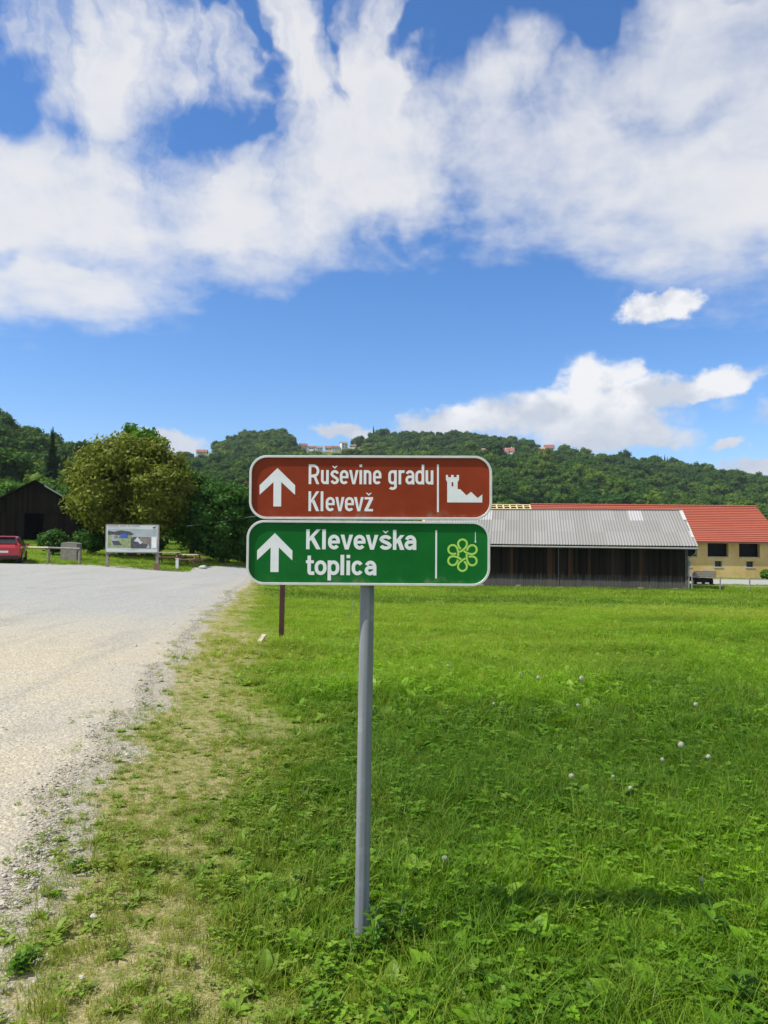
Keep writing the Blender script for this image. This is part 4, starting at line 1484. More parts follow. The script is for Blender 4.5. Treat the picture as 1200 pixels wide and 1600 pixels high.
for o_ in ops:
    if o_[1] < -HL: continue
    if o_[0] == 's':
        MB().box((o_[1] - .12, -.045, o_[3] - .12), (o_[2] + .12, .1, o_[3] - .003)).build('window_sill', M['cement_trim'], house)
        fr = MB()
        fr.box((o_[1] - .09, -.012, o_[3]), (o_[1] - .002, .03, o_[4] + .06)); fr.box((o_[2] + .002, -.012, o_[3]), (o_[2] + .09, .03, o_[4] + .06))
        w_ = fr.build('window_surround', M['plinth'], house)
        MB().box((o_[1], .3, o_[3]), (o_[2], .33, o_[4])).build('window_pane', M['darkglass'], house)
    else:
        MB().box((o_[1] - .02, -.02, o_[3] - .10), (o_[2] + .02, .2, o_[3] - .003)).build('window_sill', M['plinth'], house)
        MB().box((o_[1] + .02, .40, o_[3]), (o_[1] + .10, .48, o_[4])).build('window_frame', M['brown_wood'], house)
# roof of stepped tile courses
nc = 20; rL = math.hypot(HRY - HEY, HRZ - zt)
ra = math.atan2(HRZ - zt, HRY - HEY)
xr0 = hx(830) * 80.5 / 75 - 3.2 + 2.2
xr0 = (at(829, 795, 80.3).x - hx1)
for side in (0, 1):
    b = MB()
    for k in range(nc):
        # tiles short enough to vary in tone
        xa = xr0
        while xa < .45:
            xb = min(.45, xa + 2.2); b.tone = rg.random()
            if side == 0: m4 = Matrix.Translation((0, HEY, zt)) @ Matrix.Rotation(ra, 4, 'X')
            else: m4 = Matrix.Translation((0, 2 * HRY - HEY, zt)) @ Matrix.Rotation(math.pi - ra, 4, 'X')
            y0, y1 = rL * k / nc - .03, rL * (k + 1) / nc + .02
            s_ = 1 if side == 0 else -1
            pts = [(xa, y0, s_ * .115), (xb, y0, s_ * .115), (xb, y1, s_ * .05), (xa, y1, s_ * .05)]
            b.poly([m4 @ Vector(q) for q in pts])
            b.poly([m4 @ Vector(q) for q in [(xa, y0, s_ * .04), (xb, y0, s_ * .04), (xb, y0, s_ * .115), (xa, y0, s_ * .115)]])
            xa = xb
    b.build('tile_courses', M['redtiles'], house, kind='stuff')
    s_ = 1 if side == 0 else -1
    b = MB(); b.box((xr0, -.02, -.08), (.42, rL, .03), (Matrix.Translation((0, HEY if side == 0 else 2 * HRY - HEY, zt)) @ Matrix.Rotation(ra if side == 0 else math.pi - ra, 4, 'X')) @ Matrix.Scale(s_, 4, (0, 0, 1)))
    b.build('roof_deck', M['brown_wood'], house)
x_ = xr0
while x_ < .4:
    MB().tube([(x_, HRY, HRZ + .09), (x_ + .40, HRY, HRZ + .12)], [.10, .12], 8).build('ridge_tile', M['redtiles'], house)
    x_ += .40
# unfinished bay: new rafters and battens, still untiled
m4 = Matrix.Translation((0, HEY, zt)) @ Matrix.Rotation(ra, 4, 'X')
x_ = xr0 - .1
while x_ > -HL:
    MB().box((x_ - .07, 0, -.05), (x_ + .07, rL + .05, .08), m4).build('rafter', M['raw_wood'], house); x_ -= .70
for k in range(16):
    MB().box((-HL, rL * (k + .85) / 16 - .06, .083), (xr0 - .03, rL * (k + .85) / 16 + .03, .125), m4).build('roof_batten', M['raw_wood'], house)
m5 = Matrix.Translation((0, 2 * HRY - HEY, zt)) @ Matrix.Rotation(math.pi - ra, 4, 'X')
MB().box((-HL, 0, -.1), (xr0 - .03, rL - .12, -.04), m5).build('roof_underlay', M['grey_wood'], house)
MB().box((-HL, HEY - .09, zt - .1), (.4, HEY - .01, zt - .02)).build('gutter', M['brown_wood'], house)

# ------------------------------------------------------------------ farm wagon
p = at(1093, 905, 60); wz = Hf(p.x, 60)
wag = empty('farm_wagon', (p.x, 59, wz), R(-6), 'old wooden farm wagon parked behind the corner of the plank barn', 'wagon')
for s_ in (-1, 1):
    for k in range(3):
        MB().box((s_ * .78 - .02, -.1, .62 + k * .17), (s_ * .78 + .02, 3.0, .775 + k * .17)).build('side_board', M['grey_wood'], wag)
    for yy in (.45, 2.4):
        w_ = MB(); w_.tube([(s_ * .60 - .08, yy, .27), (s_ * .60 + .08, yy, .27)], .27, 18); w_ = w_.build('wheel', M['tyre'], wag)
        MB().tube([(s_ * .60 - .09, yy, .27), (s_ * .60 + .09, yy, .27)], .13, 12).build('rim', M['rust_paint'], w_)
for k in range(3):
    MB().box((-.76, -.14, .62 + k * .17), (.76, -.105, .775 + k * .17)).build('tail_board', M['grey_wood'], wag)
for k in range(6): MB().box((-.76 + k * .254, -.1, .56), (-.76 + k * .254 + .245, 3.0, .60)).build('floor_plank', M['grey_wood'], wag)
for yy in (.45, 2.4): MB().box((-.6, yy - .05, .2), (.6, yy + .05, .54)).build('axle', M['rust_paint'], wag)
MB().tube([(0, 2.5, .4), (0, 4.2, .25)], .04, 8).build('drawbar', M['rust_paint'], wag)

# ------------------------------------------------------------------ fence posts at the right
fen = empty('wire_fence', (0, 0, 0), 0, 'thin wooden posts with wire along the meadow edge beside the barn', 'fence')
tops = []
for k, (px, tpy) in enumerate([(1081, 897), (1125, 901), (1171, 903), (1218, 902)]):
    x_ = at(px, 900, 50.2).x; g_ = Hf(x_, 50.2); tz = at(px, tpy, 50.2).z
    MB().tube([(x_, 50.2, g_ - .3), (x_ + .02, 50.2, tz)], [.05, .042], 8).build('post', M['grey_wood'], fen); tops.append((x_, g_, tz))
for hh in (.35, .85):
    MB().tube([(a[0], 50.15, a[1] + (a[2] - a[1]) * hh) for a in tops], .006, 5).build('wire', M['wire'], fen)

# ------------------------------------------------------------------ dark barn at the left
p = at(54, 800, 84); g_ = Hf(p.x, 84)
sh = empty('dark_barn', (p.x, 84, g_), R(21), 'tall black weathered barn with steep gable and open doorway at the left', 'barn')
half = 4.3; ez_ = 5.30 - g_; pz_ = at(56, 752, 84).z - g_; dz_ = at(50, 800.5, 84).z - g_; dt = at(50, 803, 84).z - g_
dx0, dx1 = at(39, 820, 84).x - p.x, at(67, 820, 84).x - p.x
b = MB()
board_wall(b, -half, dx0, 0, dz_, .22, lambda m_, a, c_, z0, z1, d_: m_.box((a, -.02 - d_, z0), (c_, .02, z1)))
board_wall(b, dx1, half, 0, dz_, .22, lambda m_, a, c_, z0, z1, d_: m_.box((a, -.02 - d_, z0), (c_, .02, z1)))
board_wall(b, -half, half, dz_ + .02, dz_ + .2, .22, lambda m_, a, c_, z0, z1, d_: m_.box((a, -.10 - d_, dz_), (c_, .02, ez_ + (pz_ - ez_) * (1 - abs((a + c_) / 2) / half) - .1)))
for xs_ in (-half, half):
    board_wall(b, 0, 12, 0, ez_, .3, lambda m_, a, c_, z0, z1, d_: m_.box((xs_ - .02 - d_, a, z0), (xs_ + .02, c_, z1)))
b.build('board_wall', M['tarboards'], sh, kind='stuff')
MB().box((-half, 11.9, 0), (half, 12, ez_)).build('rear_wall', M['tarboards'], sh)
MB().box((-half - .1, -.16, dz_ - .12), (half + .1, -.03, dz_ + .0)).build('sill_beam', M['tarboards'], sh)
for xs_ in (dx0 - .1, dx1 + .1): MB().box((xs_ - .12, -.12, 0), (xs_ + .12, .1, dz_ - .12)).build('door_post', M['tarboards'], sh)
k_ = (pz_ - ez_) / half
for s_ in (-1, 1):
    b = MB(); o_ = .55
    q = [(s_ * (half + o_), -.7, ez_ - k_ * o_), (0, -.7, pz_), (0, 12.6, pz_), (s_ * (half + o_), 12.6, ez_ - k_ * o_)]
    b.poly(q); b.poly([(a[0], a[1], a[2] + .14) for a in q])
    for i in range(4):
        a, c_ = q[i], q[(i + 1) % 4]; b.poly([a, c_, (c_[0], c_[1], c_[2] + .14), (a[0], a[1], a[2] + .14)])
    b.build('roof_slope', M['tarboards'], sh)
b = MB(); a, c_ = .22, .86
q0 = Vector((half * a, -.74, pz_ - k_ * half * a + .16)); q1 = Vector((half * c_, -.74, pz_ - k_ * half * c_ + .16))
for q_ in ((q0, q1),):
    b.poly([q0, q1, q1 + Vector((0, 0, -.17)), q0 + Vector((0, 0, -.17))]); b.poly([q0, q1, q1 + Vector((0, .5, 0)), q0 + Vector((0, .5, 0))])
b.build('verge_flashing_lit_edge', M['cement_trim'], sh)  # pale strip along the dark roof paints in its sunlit right edge
MB().box((.3, 11.86, dt * .55), (.42, 11.89, dt * .85)).build('painted_light_gap', M['pale_wood'], sh)  # pale slip on the rear wall, coloured to imitate daylight through a gap

# ------------------------------------------------------------------ information board
x0 = at(165.5, 880, 42).x; x1 = at(244, 880, 42).x
ib = empty('information_board', ((x0 + x1) / 2, 42.2, Hf((x0 + x1) / 2, 42.2)), 0, 'large grey framed information board on two posts at the gravel edge', 'information board')
gz_ = ib.location.z; hw_ = (x1 - x0) / 2
for s_, px in ((-1, 165), (1, 244)):
    g_ = Hf(x0 if s_ < 0 else x1, 42.2) - gz_
    MB().box((s_ * hw_ - .07, -.05, g_ - .3), (s_ * hw_ + .07, .05, at(px, 840, 42).z - gz_)).build('post', M['grey_wood'], ib)
zt_, zb_ = at(206, 819.3, 42).z - gz_, at(206, 864, 42).z - gz_
MB().box((-hw_ - .10, -.10, zb_), (hw_ + .10, -.052, zt_)).build('board_frame', M['concrete'], ib)
M['paper'] = simple('board_print', (.52, .56, .53), .5, .03, 2)
M['p_sky'] = simple('print_pale_grey', (.33, .38, .37), .5, .12, 3)
M['p_green'] = simple('print_green', (.24, .30, .13), .5, .3, 6)
M['p_blue'] = simple('print_blue', (.035, .10, .42), .5, .2, 3)
M['p_dark'] = simple('print_dark', (.06, .06, .065), .5, .5, 9)
M['p_brown'] = simple('print_brown', (.20, .17, .14), .5, .4, 9)
M['ink'] = simple('print_ink', (.05, .05, .05), .5, .1, 9)
bp_ = MB().box((-hw_ - .04, -.105, zb_ + .05), (hw_ + .02, -.1005, zt_ - .05)).build('printed_panel', M['paper'], ib)
BW, BH = 2 * hw_, zt_ - zb_
def bx(u): return -hw_ + (u - 95) / 1015 * BW
def bz(v): return zt_ - (v - 95) / 570 * BH
lay = [.1055]
def pr(name, pts, m_):
    lay[0] += .0012
    MB().poly
    b_ = MB(); b_.poly([(bx(u), -lay[0], bz(v)) for u, v in pts]); b_.build(name, m_, bp_)
pr('picture_sky', [(105, 190), (1105, 190), (1105, 330), (105, 330)], M['p_sky'])
pr('picture_meadow', [(105, 300), (600, 300), (600, 570), (105, 570)], M['p_green'])
pr('picture_hills', [(105, 225), (240, 245), (380, 215), (560, 240), (640, 290), (580, 315), (105, 310)], M['p_dark'])
pr('picture_path', [(180, 300), (330, 320), (320, 420), (250, 520), (190, 520)], M['p_sky'])
pr('picture_tent', [(320, 370), (400, 285), (500, 300), (525, 370)], M['p_blue'])
pr('picture_shade', [(190, 430), (330, 425), (400, 510), (230, 515)], M['p_dark'])
pr('picture_trunks', [(230, 330), (300, 310), (320, 370), (250, 390)], M['p_brown'])
pr('photo_ruin', [(575, 340), (985, 340), (985, 570), (575, 570)], M['p_brown'])
pr('photo_dark', [(580, 380), (640, 345), (760, 350), (720, 440), (830, 480), (960, 500), (985, 570), (580, 570)], M['p_dark'])
pr('photo_wall', [(640, 430), (700, 350), (720, 350), (790, 440), (830, 440), (770, 490), (720, 440)], M['paper'])
pr('photo_light', [(890, 565), (935, 480), (970, 565)], M['p_sky'])
pr('text_panel', [(1000, 350), (1100, 350), (1100, 560), (1000, 560)], M['white_paint'])
pr('crow_emblem', [(1010, 150), (1045, 140), (1095, 125), (1080, 150), (1050, 170), (1030, 175)], M['ink'])
u = 108
for wlen in (13, 7, 3, 10):
    for k in range(wlen):
        hh = rg.choice([128, 120, 122])
        pr('title_mark', [(u, 118), (u + 9, 118), (u + 9, 141), (u + 2, 141)], M['p_dark']); u += 17.5
    u += 26
for (ua, ub, v) in ((108, 400, 163), (420, 700, 165), (420, 740, 592), (500, 680, 606)):
    pr('small_print', [(ua, v), (ub, v), (ub, v + 7), (ua, v + 7)], M['p_sky'])
MB().box((hw_ - .14, -.09, Hf(x1, 42.2) - gz_ - .1), (hw_ + .16, -.055, Hf(x1, 42.2) - gz_ + .38)).build('foot_board', M['brown_wood'], ib)

# ------------------------------------------------------------------ rail fence, block, white post, boulder, picnic tables
rf = empty('rail_fence', (0, 0, 0), 0, 'low wooden rail fence with two stout posts right of the red car', 'fence')
px_ = [(27, 856), (76, 856.3), (125, 858)]
pp = []
for px, py in px_:
    x_ = at(px, 860, 43.6).x; g_ = Hf(x_, 43.6); z_ = at(px, py, 43.6).z
    MB().tube([(x_, 43.6, g_ - .3), (x_, 43.6, z_)], .085, 10).build('post', M['grey_wood'], rf); pp.append(Vector((x_, 43.55, z_ + .02)))
for a, c_ in zip(pp[:-1], pp[1:]):
    MB().tube([a, c_], .055, 8).build('rail', M['pale_wood'] if a == pp[0] else M['concrete'], rf)
p = at(109.5, 858, 46.2); g_ = Hf(p.x, 46.2)
o = MB(); hh = at(109, 848, 46.2).z - g_
o.prism([(-.48, -.2), (.48, -.2), (.47, hh - .05), (.40, hh), (-.36, hh + .03), (-.48, hh - .08)], -.4, .4)
o = o.build('concrete_block', M['concrete']); o.location = (p.x, 46.4, g_); tag(o, 'squat grey concrete block behind the rail fence', 'block')
p = at(277, 880, 44.5); g_ = Hf(p.x, 44.5)
e = empty('marker_post', (p.x, 44.5, g_), 0, 'short square white post beside the picnic tables', 'post')
hh = at(277, 872.5, 44.5).z - g_
MB().box((-.075, -.075, -.2), (.075, .075, hh - .04)).build('post', M['white_paint'], e)
MB().box((-.09, -.09, hh - .039), (.09, .09, hh)).build('cap', M['white_paint'], e)
def rock(name, loc, r_, m_, seed, lab, cat='stone', squash=.65):
    bm = bmesh.new(); bmesh.ops.create_icosphere(bm, subdivisions=2, radius=1)
    g = random.Random(seed); ph = [g.uniform(0, 6) for _ in range(6)]
    for v in bm.verts:
        k = 1 + .16 * math.sin(v.co.x * 3 + ph[0]) + .14 * math.sin(v.co.y * 4 + ph[1]) + .12 * math.cos(v.co.z * 5 + ph[2]) + g.uniform(-.05, .05)
        v.co = Vector((v.co.x * r_ * k * 1.15, v.co.y * r_ * k, v.co.z * r_ * k * squash))
    me_ = bpy.data.meshes.new(name); bm.to_mesh(me_); bm.free(); me_.materials.append(m_)
    o_ = link(bpy.data.objects.new(name, me_)); o_.location = loc
    return tag(o_, lab, cat)
p = at(316, 888, 46); rock('boulder', (p.x, 46, Hf(p.x, 46) + .08), .22, M['rock'], 2, 'grey boulder beside the road right of the picnic tables', 'boulder')
def picnic(px, w, yaw, lab):
    p = at(px, 880, 47); g_ = Hf(p.x, 47)
    e_ = empty('picnic_table', (p.x, 47, g_), yaw, lab, 'picnic table', 'picnic tables by the road')
    for k in range(4): MB().box((-w / 2, -.36 + k * .185, .70), (w / 2, -.36 + k * .185 + .175, .745)).build('table_plank', M['pale_wood'] if k < 1 else M['brown_wood'], e_)
    for s_ in (-1, 1): MB().box((-w / 2, s_ * .72 - .13, .42), (w / 2, s_ * .72 + .13, .465)).build('bench', M['brown_wood'], e_)
    for s_ in (-1, 1):
        MB().box((s_ * w * .36 - .04, -.85, .34), (s_ * w * .36 + .04, .85, .42)).build('crossbar', M['brown_wood'], e_)
        for q in (-1, 1):
            MB().tube([(s_ * w * .36, q * .62, -.05), (s_ * w * .36, q * .22, .70)], .05, 6).build('leg', M['brown_wood'], e_)
picnic(264, 1.45, R(6), 'brown wooden picnic table just right of the information board')
picnic(297, 1.35, R(-16), 'brown wooden picnic table right of the short white post')

# ------------------------------------------------------------------ overhead cable and its pole
pz1 = at(575, 781, 55)
g_ = Hf(pz1.x, 55)
up = empty('utility_pole', (pz1.x, 55, g_), 0, 'wooden utility pole hidden behind the two direction signs', 'pole')
MB().tube([(0, 0, -.5), (0, 0, pz1.z - g_ + .3)], [.13, .10], 10).build('pole', M['grey_wood'], up)
MB().tube([(0, -.14, pz1.z - g_), (0, -.14, pz1.z - g_ + .14)], .04, 8).build('insulator', M['white_paint'], up)
cbl = MB(); pts = [at(292, 822, 49.5), at(330, 817.8, 50), at(388, 808, 51), at(480, 796, 53), pz1 + Vector((0, -.14, .07))]
cbl.tube(pts, .016, 6); tag(cbl.build('overhead_cable', M['wire']), 'thin light cable strung from the left trees to behind the signs', 'cable')

# ------------------------------------------------------------------ red car
p = at(4, 878, 41.2)
car = empty('parked_car', (p.x, 41.2, Hf(p.x, 41.2) + .03), R(20), 'red hatchback parked at the grass edge, cut by the left side of the photo', 'car')
secs = [  # y, half width, bottom, belt, roof, roof half width
    (0.00, .74, .42, .80, .82, .70), (.04, .82, .30, .88, .92, .72), (.14, .86, .24, .95, 1.02, .70), (.34, .875, .22, .98, 1.30, .60), (.62, .88, .20, .98, 1.43, .585),
    (1.3, .885, .18, .96, 1.47, .60), (2.0, .885, .18, .94, 1.46, .60), (2.45, .88, .18, .93, 1.36, .585), (3.05, .87, .18, .92, .96, .64), (3.2, .865, .18, .90, .92, .66), (3.8, .83, .22, .76, .80, .62), (4.0, .74, .28, .62, .66, .55), (4.08, .60, .38, .52, .55, .45)]
b = MB(); N_ = 14
for (y, w, zb, zl, zr, wr) in secs:
    half_ = [(w * .86, zb), (w * .98, zb + .10), (w, (zb + zl) / 2), (w * .985, zl - .03), (w * .96, zl), (wr + .03, zr - .05), (wr * .8, zr)]
    ring = [(x_, y, z_) for x_, z_ in half_] + [(-x_, y, z_) for x_, z_ in reversed(half_)]
    b.v += ring
for i in range(len(secs) - 1):
    for k in range(N_):
        k2 = (k + 1) % N_
        b.face((i * N_ + k, i * N_ + k2, (i + 1) * N_ + k2, (i + 1) * N_ + k))
b.face(tuple(range(N_))); b.face(tuple((len(secs) - 1) * N_ + k for k in reversed(range(N_))))
body = b.build('body', M['carpaint'], car, smooth=False)
bv = body.modifiers.new('bevel', 'BEVEL'); bv.width = .02; bv.segments = 2; bv.limit_method = 'ANGLE'
def q4(name, pts, m_, off=(0, -.006, 0)):
    b_ = MB(); o_ = Vector(off)
    b_.poly([Vector(p_) + o_ for p_ in pts]); b_.poly([Vector(p_) + o_ * 3.0 for p_ in pts])
    n_ = len(pts)
    for i in range(n_):
        j = (i + 1) % n_; b_.poly([Vector(pts[i]) + o_, Vector(pts[j]) + o_, Vector(pts[j]) + o_ * 3, Vector(pts[i]) + o_ * 3])
    return b_.build(name, m_, car)
q4('rear_window', [(-.66, .15, 1.02), (.66, .15, 1.02), (.54, .36, 1.32), (-.54, .36, 1.32)], M['darkglass'], (0, -.012, .008))
q4('windscreen', [(-.58, 2.5, 1.33), (.58, 2.5, 1.33), (.68, 3.03, 1.0), (-.68, 3.03, 1.0)], M['darkglass'], (0, .012, .012))
for s_ in (-1, 1):
    q4('side_window', [(s_ * .845, .55, 1.0), (s_ * .845, 1.55, .985), (s_ * .655, 1.52, 1.38), (s_ * .65, .8, 1.36)], M['darkglass'], (s_ * .012, 0, .006))
    q4('side_window', [(s_ * .845, 1.62, .98), (s_ * .84, 2.7, .965), (s_ * .65, 2.32, 1.33), (s_ * .655, 1.6, 1.38)], M['darkglass'], (s_ * .012, 0, .006))
    q4('tail_light', [(s_ * .50, .055, .80), (s_ * .83, .06, .80), (s_ * .80, .14, .98), (s_ * .60, .12, .98)], M['taillight'], (0, -.02, 0))
    q4('headlight', [(s_ * .42, 4.02, .55), (s_ * .74, 3.95, .58), (s_ * .76, 3.85, .72), (s_ * .46, 3.92, .70)], M['white_paint'], (0, .02, .01))
    MB().box((s_ * 1.0 - .09, 2.35, .93), (s_ * 1.0 + .09, 2.5, 1.07)).build('mirror', M['carpaint'], car)
    MB().box((s_ * .92 - .06, 2.4, .96), (s_ * .92 + .03, 2.46, 1.0)).build('mirror_arm', M['black'], car)
    for yy in (.72, 3.25):
        w_ = MB(); w_.tube([(s_ * .80 - .10, yy, .31), (s_ * .80 + .10, yy, .31)], .31, 24); w_ = w_.build('wheel', M['tyre'], car)
        MB().tube([(s_ * .80 - .05, yy, .31), (s_ * .80 + .112, yy, .31)] if s_ > 0 else [(s_ * .80 + .05, yy, .31), (s_ * .80 - .112, yy, .31)], .20, 16).build('rim', M['rimmetal'], w_)
MB().box((-.78, -.03, .26), (.78, .05, .40)).build('bumper_trim', M['black'], car)
MB().box((-.26, -.012, .56), (.26, .02, .67)).build('number_plate', M['plate'], car)
MB().box((-.56, .24, 1.395), (.56, .56, 1.43)).build('spoiler', M['carpaint'], car)
MB().tube([(0, 1.0, 1.46), (0, .86, 1.62)], .008, 5).build('aerial', M['black'], car)

# ------------------------------------------------------------------ grass, weeds and pebbles
def blades(nb, rad, h0, h1, w0, w1, seed, lean=.5, seg=3):
    g = np.random.default_rng(seed); V = []; F = []; T = []
    for i in range(nb):
        a = g.uniform(0, 6.28); r_ = rad * math.sqrt(g.uniform(0, 1)); bx_, by_ = r_ * math.cos(a), r_ * math.sin(a)
        hh = g.uniform(h0, h1); w_ = g.uniform(w0, w1); la = g.uniform(0, 6.28); ln = hh * g.uniform(.15, 1) * lean * 1.6
        fa = la + g.normal(1.57, .5); fx, fy = math.cos(fa), math.sin(fa); b_ = len(V)
        for k in range(seg + 1):
            u = k / seg; o_ = ln * u * u; z_ = hh * (u - .25 * u * u * lean); ww = w_ * (1 - u ** 1.6) / 2
            x_, y_ = bx_ + math.cos(la) * o_, by_ + math.sin(la) * o_
            if k < seg: V += [(x_ - fx * ww, y_ - fy * ww, z_), (x_ + fx * ww, y_ + fy * ww, z_)]
            else: V.append((x_, y_, z_))
        tn = g.uniform(0, 1)
        for k in range(seg - 1): F.append((b_ + 2 * k, b_ + 2 * k + 1, b_ + 2 * k + 3, b_ + 2 * k + 2)); T.append(tn)
        F.append((b_ + 2 * seg - 2, b_ + 2 * seg - 1, b_ + 2 * seg)); T.append(tn)
    return V, F, T


def leaf_at(V, F, T, base, dirv, up, L_, w_, tn, fold=.25, droop=.3):
    d = Vector(dirv).normalized(); s_ = d.cross(Vector(up)).normalized(); n_ = s_.cross(d).normalized(); b_ = len(V); base = Vector(base)
    prof = [(0, .12), (.25, .8), (.5, 1.0), (.78, .62), (1, 0)]
    for u, k in prof:
        c_ = base + d * L_ * u - Vector((0, 0, 1)) * droop * L_ * u * u
        e_ = n_ * fold * w_ * k * .5
        V += [tuple(c_ + s_ * w_ * k * .5 + e_), tuple(c_), tuple(c_ - s_ * w_ * k * .5 + e_)]
    for i in range(4):
        o_ = b_ + 3 * i
        F.append((o_, o_ + 1, o_ + 4, o_ + 3)); F.append((o_ + 1, o_ + 2, o_ + 5, o_ + 4)); T += [tn, tn * .9]


def rosette(nl, L_, w_, seed, rise=.5):
    g = random.Random(seed); V, F, T = [], [], []
    for i in range(nl):
        a = 6.283 * i / nl + g.uniform(-.35, .35); el = g.uniform(.25, 1.0) * rise + .15
        leaf_at(V, F, T, (0, 0, .005), (math.cos(a), math.sin(a), math.tan(el)), (0, 0, 1), L_ * g.uniform(.6, 1.1), w_ * g.uniform(.7, 1.1), g.random(), droop=.35)
    return V, F, T


def clover(n_, rad, h, s__, seed):
    g = random.Random(seed); V, F, T = [], [], []
    for i in range(n_):
        a = g.uniform(0, 6.28); r_ = rad * math.sqrt(g.random()); z_ = h * g.uniform(.5, 1.1); x_, y_ = r_ * math.cos(a), r_ * math.sin(a); tn = g.random()
        a0 = g.uniform(0, 6)
        for k in range(3):
            leaf_at(V, F, T, (x_, y_, z_), (math.cos(a0 + k * 2.1), math.sin(a0 + k * 2.1), .35), (0, 0, 1), s__, s__ * .8, tn, droop=.1)
    return V, F, T


def pyme(name, vft, mat):
    V, F, T = vft
    me_ = bpy.data.meshes.new(name); me_.from_pydata(V, [], F)
    a = me_.attributes.new('ft', 'FLOAT', 'FACE'); a.data.foreach_set('value', np.array(T, np.float32))
    me_.materials.append(mat); me_.update(); return me_


def pebble_me(seed):
    bm = bmesh.new(); bmesh.ops.create_icosphere(bm, subdivisions=1, radius=1); g = random.Random(seed)
    for v in bm.verts: v.co = Vector((v.co.x * g.uniform(.8, 1.3), v.co.y * g.uniform(.7, 1.1), v.co.z * g.uniform(.4, .7)))
    me_ = bpy.data.meshes.new('pebble'); bm.to_mesh(me_); bm.free(); me_.attributes.new('ft', 'FLOAT', 'FACE')
    me_.materials.append(M['pebble']); return me_


near_src = [pyme('t', blades(26, .055, .045, .10, .0032, .0058, 200 + i, .55), M['lush']) for i in range(4)] + \
           [pyme('t', blades(16, .05, .08, .17, .0028, .005, 210 + i, .8), M['lush']) for i in range(2)] + \
           [pyme('t', rosette(8 + i, .11 + .03 * i, .036 + .012 * i, 220 + i, .8), M['weed']) for i in range(2)] + \
           [pyme('t', clover(14, .06, .055, .013, 230), M['weed']), pyme('t', clover(10, .06, .07, .018, 231), M['weed'])] + \
           [pyme('t', blades(20, .06, .012, .035, .0026, .0042, 240 + i, 1.6, 2), M['dryg']) for i in range(2)] + \
           [pyme('t', blades(16, .05, .02, .05, .003, .005, 250 + i, .9, 2), M['lush']) for i in range(2)]
mid_src = [pyme('t', blades(42, .17, .055, .125, .006, .010, 300 + i, .55, 2), M['lush']) for i in range(4)] + \
          [pyme('t', rosette(8, .11, .045, 320), M['weed']), pyme('t', clover(24, .15, .07, .024, 321), M['weed'])] + \
          [pyme('t', blades(30, .17, .02, .05, .006, .009, 330, 1.2, 2), M['dryg']), pyme('t', blades(30, .17, .03, .06, .006, .009, 331, .9, 2), M['lush'])]
far_src = [pyme('t', blades(40, .55, .07, .15, .022, .035, 400 + i, .5, 1), M['lush']) for i in range(3)] + \
          [pyme('t', blades(34, .55, .03, .06, .02, .03, 410, .9, 1), M['dryg'])]


def grass_zone(name, y0, y1, dens, srcs, lush_ids, dry_ids, seed, label, jitter=(.75, 1.3), sideways=1.3, worn_only=False):
    g = np.random.default_rng(seed)
    hw = lambda y: y * .56 + sideways
    area = (y1 - y0) * (hw(y0) + hw(y1))
    n_ = int(area * dens)
    y = np.sqrt(g.uniform(y0 ** 2, y1 ** 2, int(n_ * 1.25))); x = g.uniform(-1, 1, len(y)) * hw(y)
    e_ = edge_x(y); w_ = worn(x, y)
    grass_ok = (x > e_ - .45) | (y > VERGE_Y + .15)
    grass_ok &= road_dist(x, y) > .1
    # the worn verge is thin and patchy towards the gravel
    thin = fbm(x * 3.1, y * 3.1, 91, 3)
    keep = g.uniform(0, 1, len(y)) < np.clip(1.0 - w_ * (.15 + 1.3 * (thin - .42)) , .12, 1)
    near_e = np.clip((x - e_ + .15) / .5, 0.05, 1)
    keep &= g.uniform(0, 1, len(y)) < np.where(y < VERGE_Y, .25 + .75 * near_e, 1)
    # stand clear of buildings
    ok = grass_ok & (keep if not worn_only else (g.uniform(0, 1, len(y)) < w_ * np.clip((x - e_) / .4, .12, 1) * np.clip(1.5 - 1.4 * thin, .2, 1)))
    x, y, w_ = x[ok], y[ok], w_[ok]; n_ = len(x)
    isdry = g.uniform(0, 1, n_) < np.clip(w_ * .8 - .1 + (fbm(x * 2.2, y * 2.2, 17, 3) - .5) * 1.2 * w_, 0, 1)
    pick = np.where(isdry, g.choice(dry_ids, n_), g.choice(lush_ids, n_)).astype(int)
    big = fbm(x * .55, y * .55, 44, 4); big2 = fbm(x * .09, y * .16, 45, 3)
    tone = np.clip(.52 + (big - .5) * 1.5 + (big2 - .5) * 2.2 + g.normal(0, .22, n_), 0, 1)
    s_ = g.uniform(jitter[0], jitter[1], n_) * (1 - .45 * w_) * (.78 + .55 * np.clip((fbm(x * .8, y * .8, 58, 3) - .3) * 2, 0, 1))
    dry = np.clip(w_ * .45 + g.normal(0, .13, n_) + np.clip(big2 - .45, 0, 1) * .9 + np.interp(y, [5, 16, 40], [0, .10, .16]), 0, .9)
    rot = np.stack([g.normal(0, .12, n_), g.normal(0, .12, n_), g.uniform(0, 6.28, n_)], 1)
    P = np.stack([x, y, H(x, y) - .004], 1)
    scatter(name, P, rot, s_, tone, dry, pick, srcs, label, 'grass')
    return n_


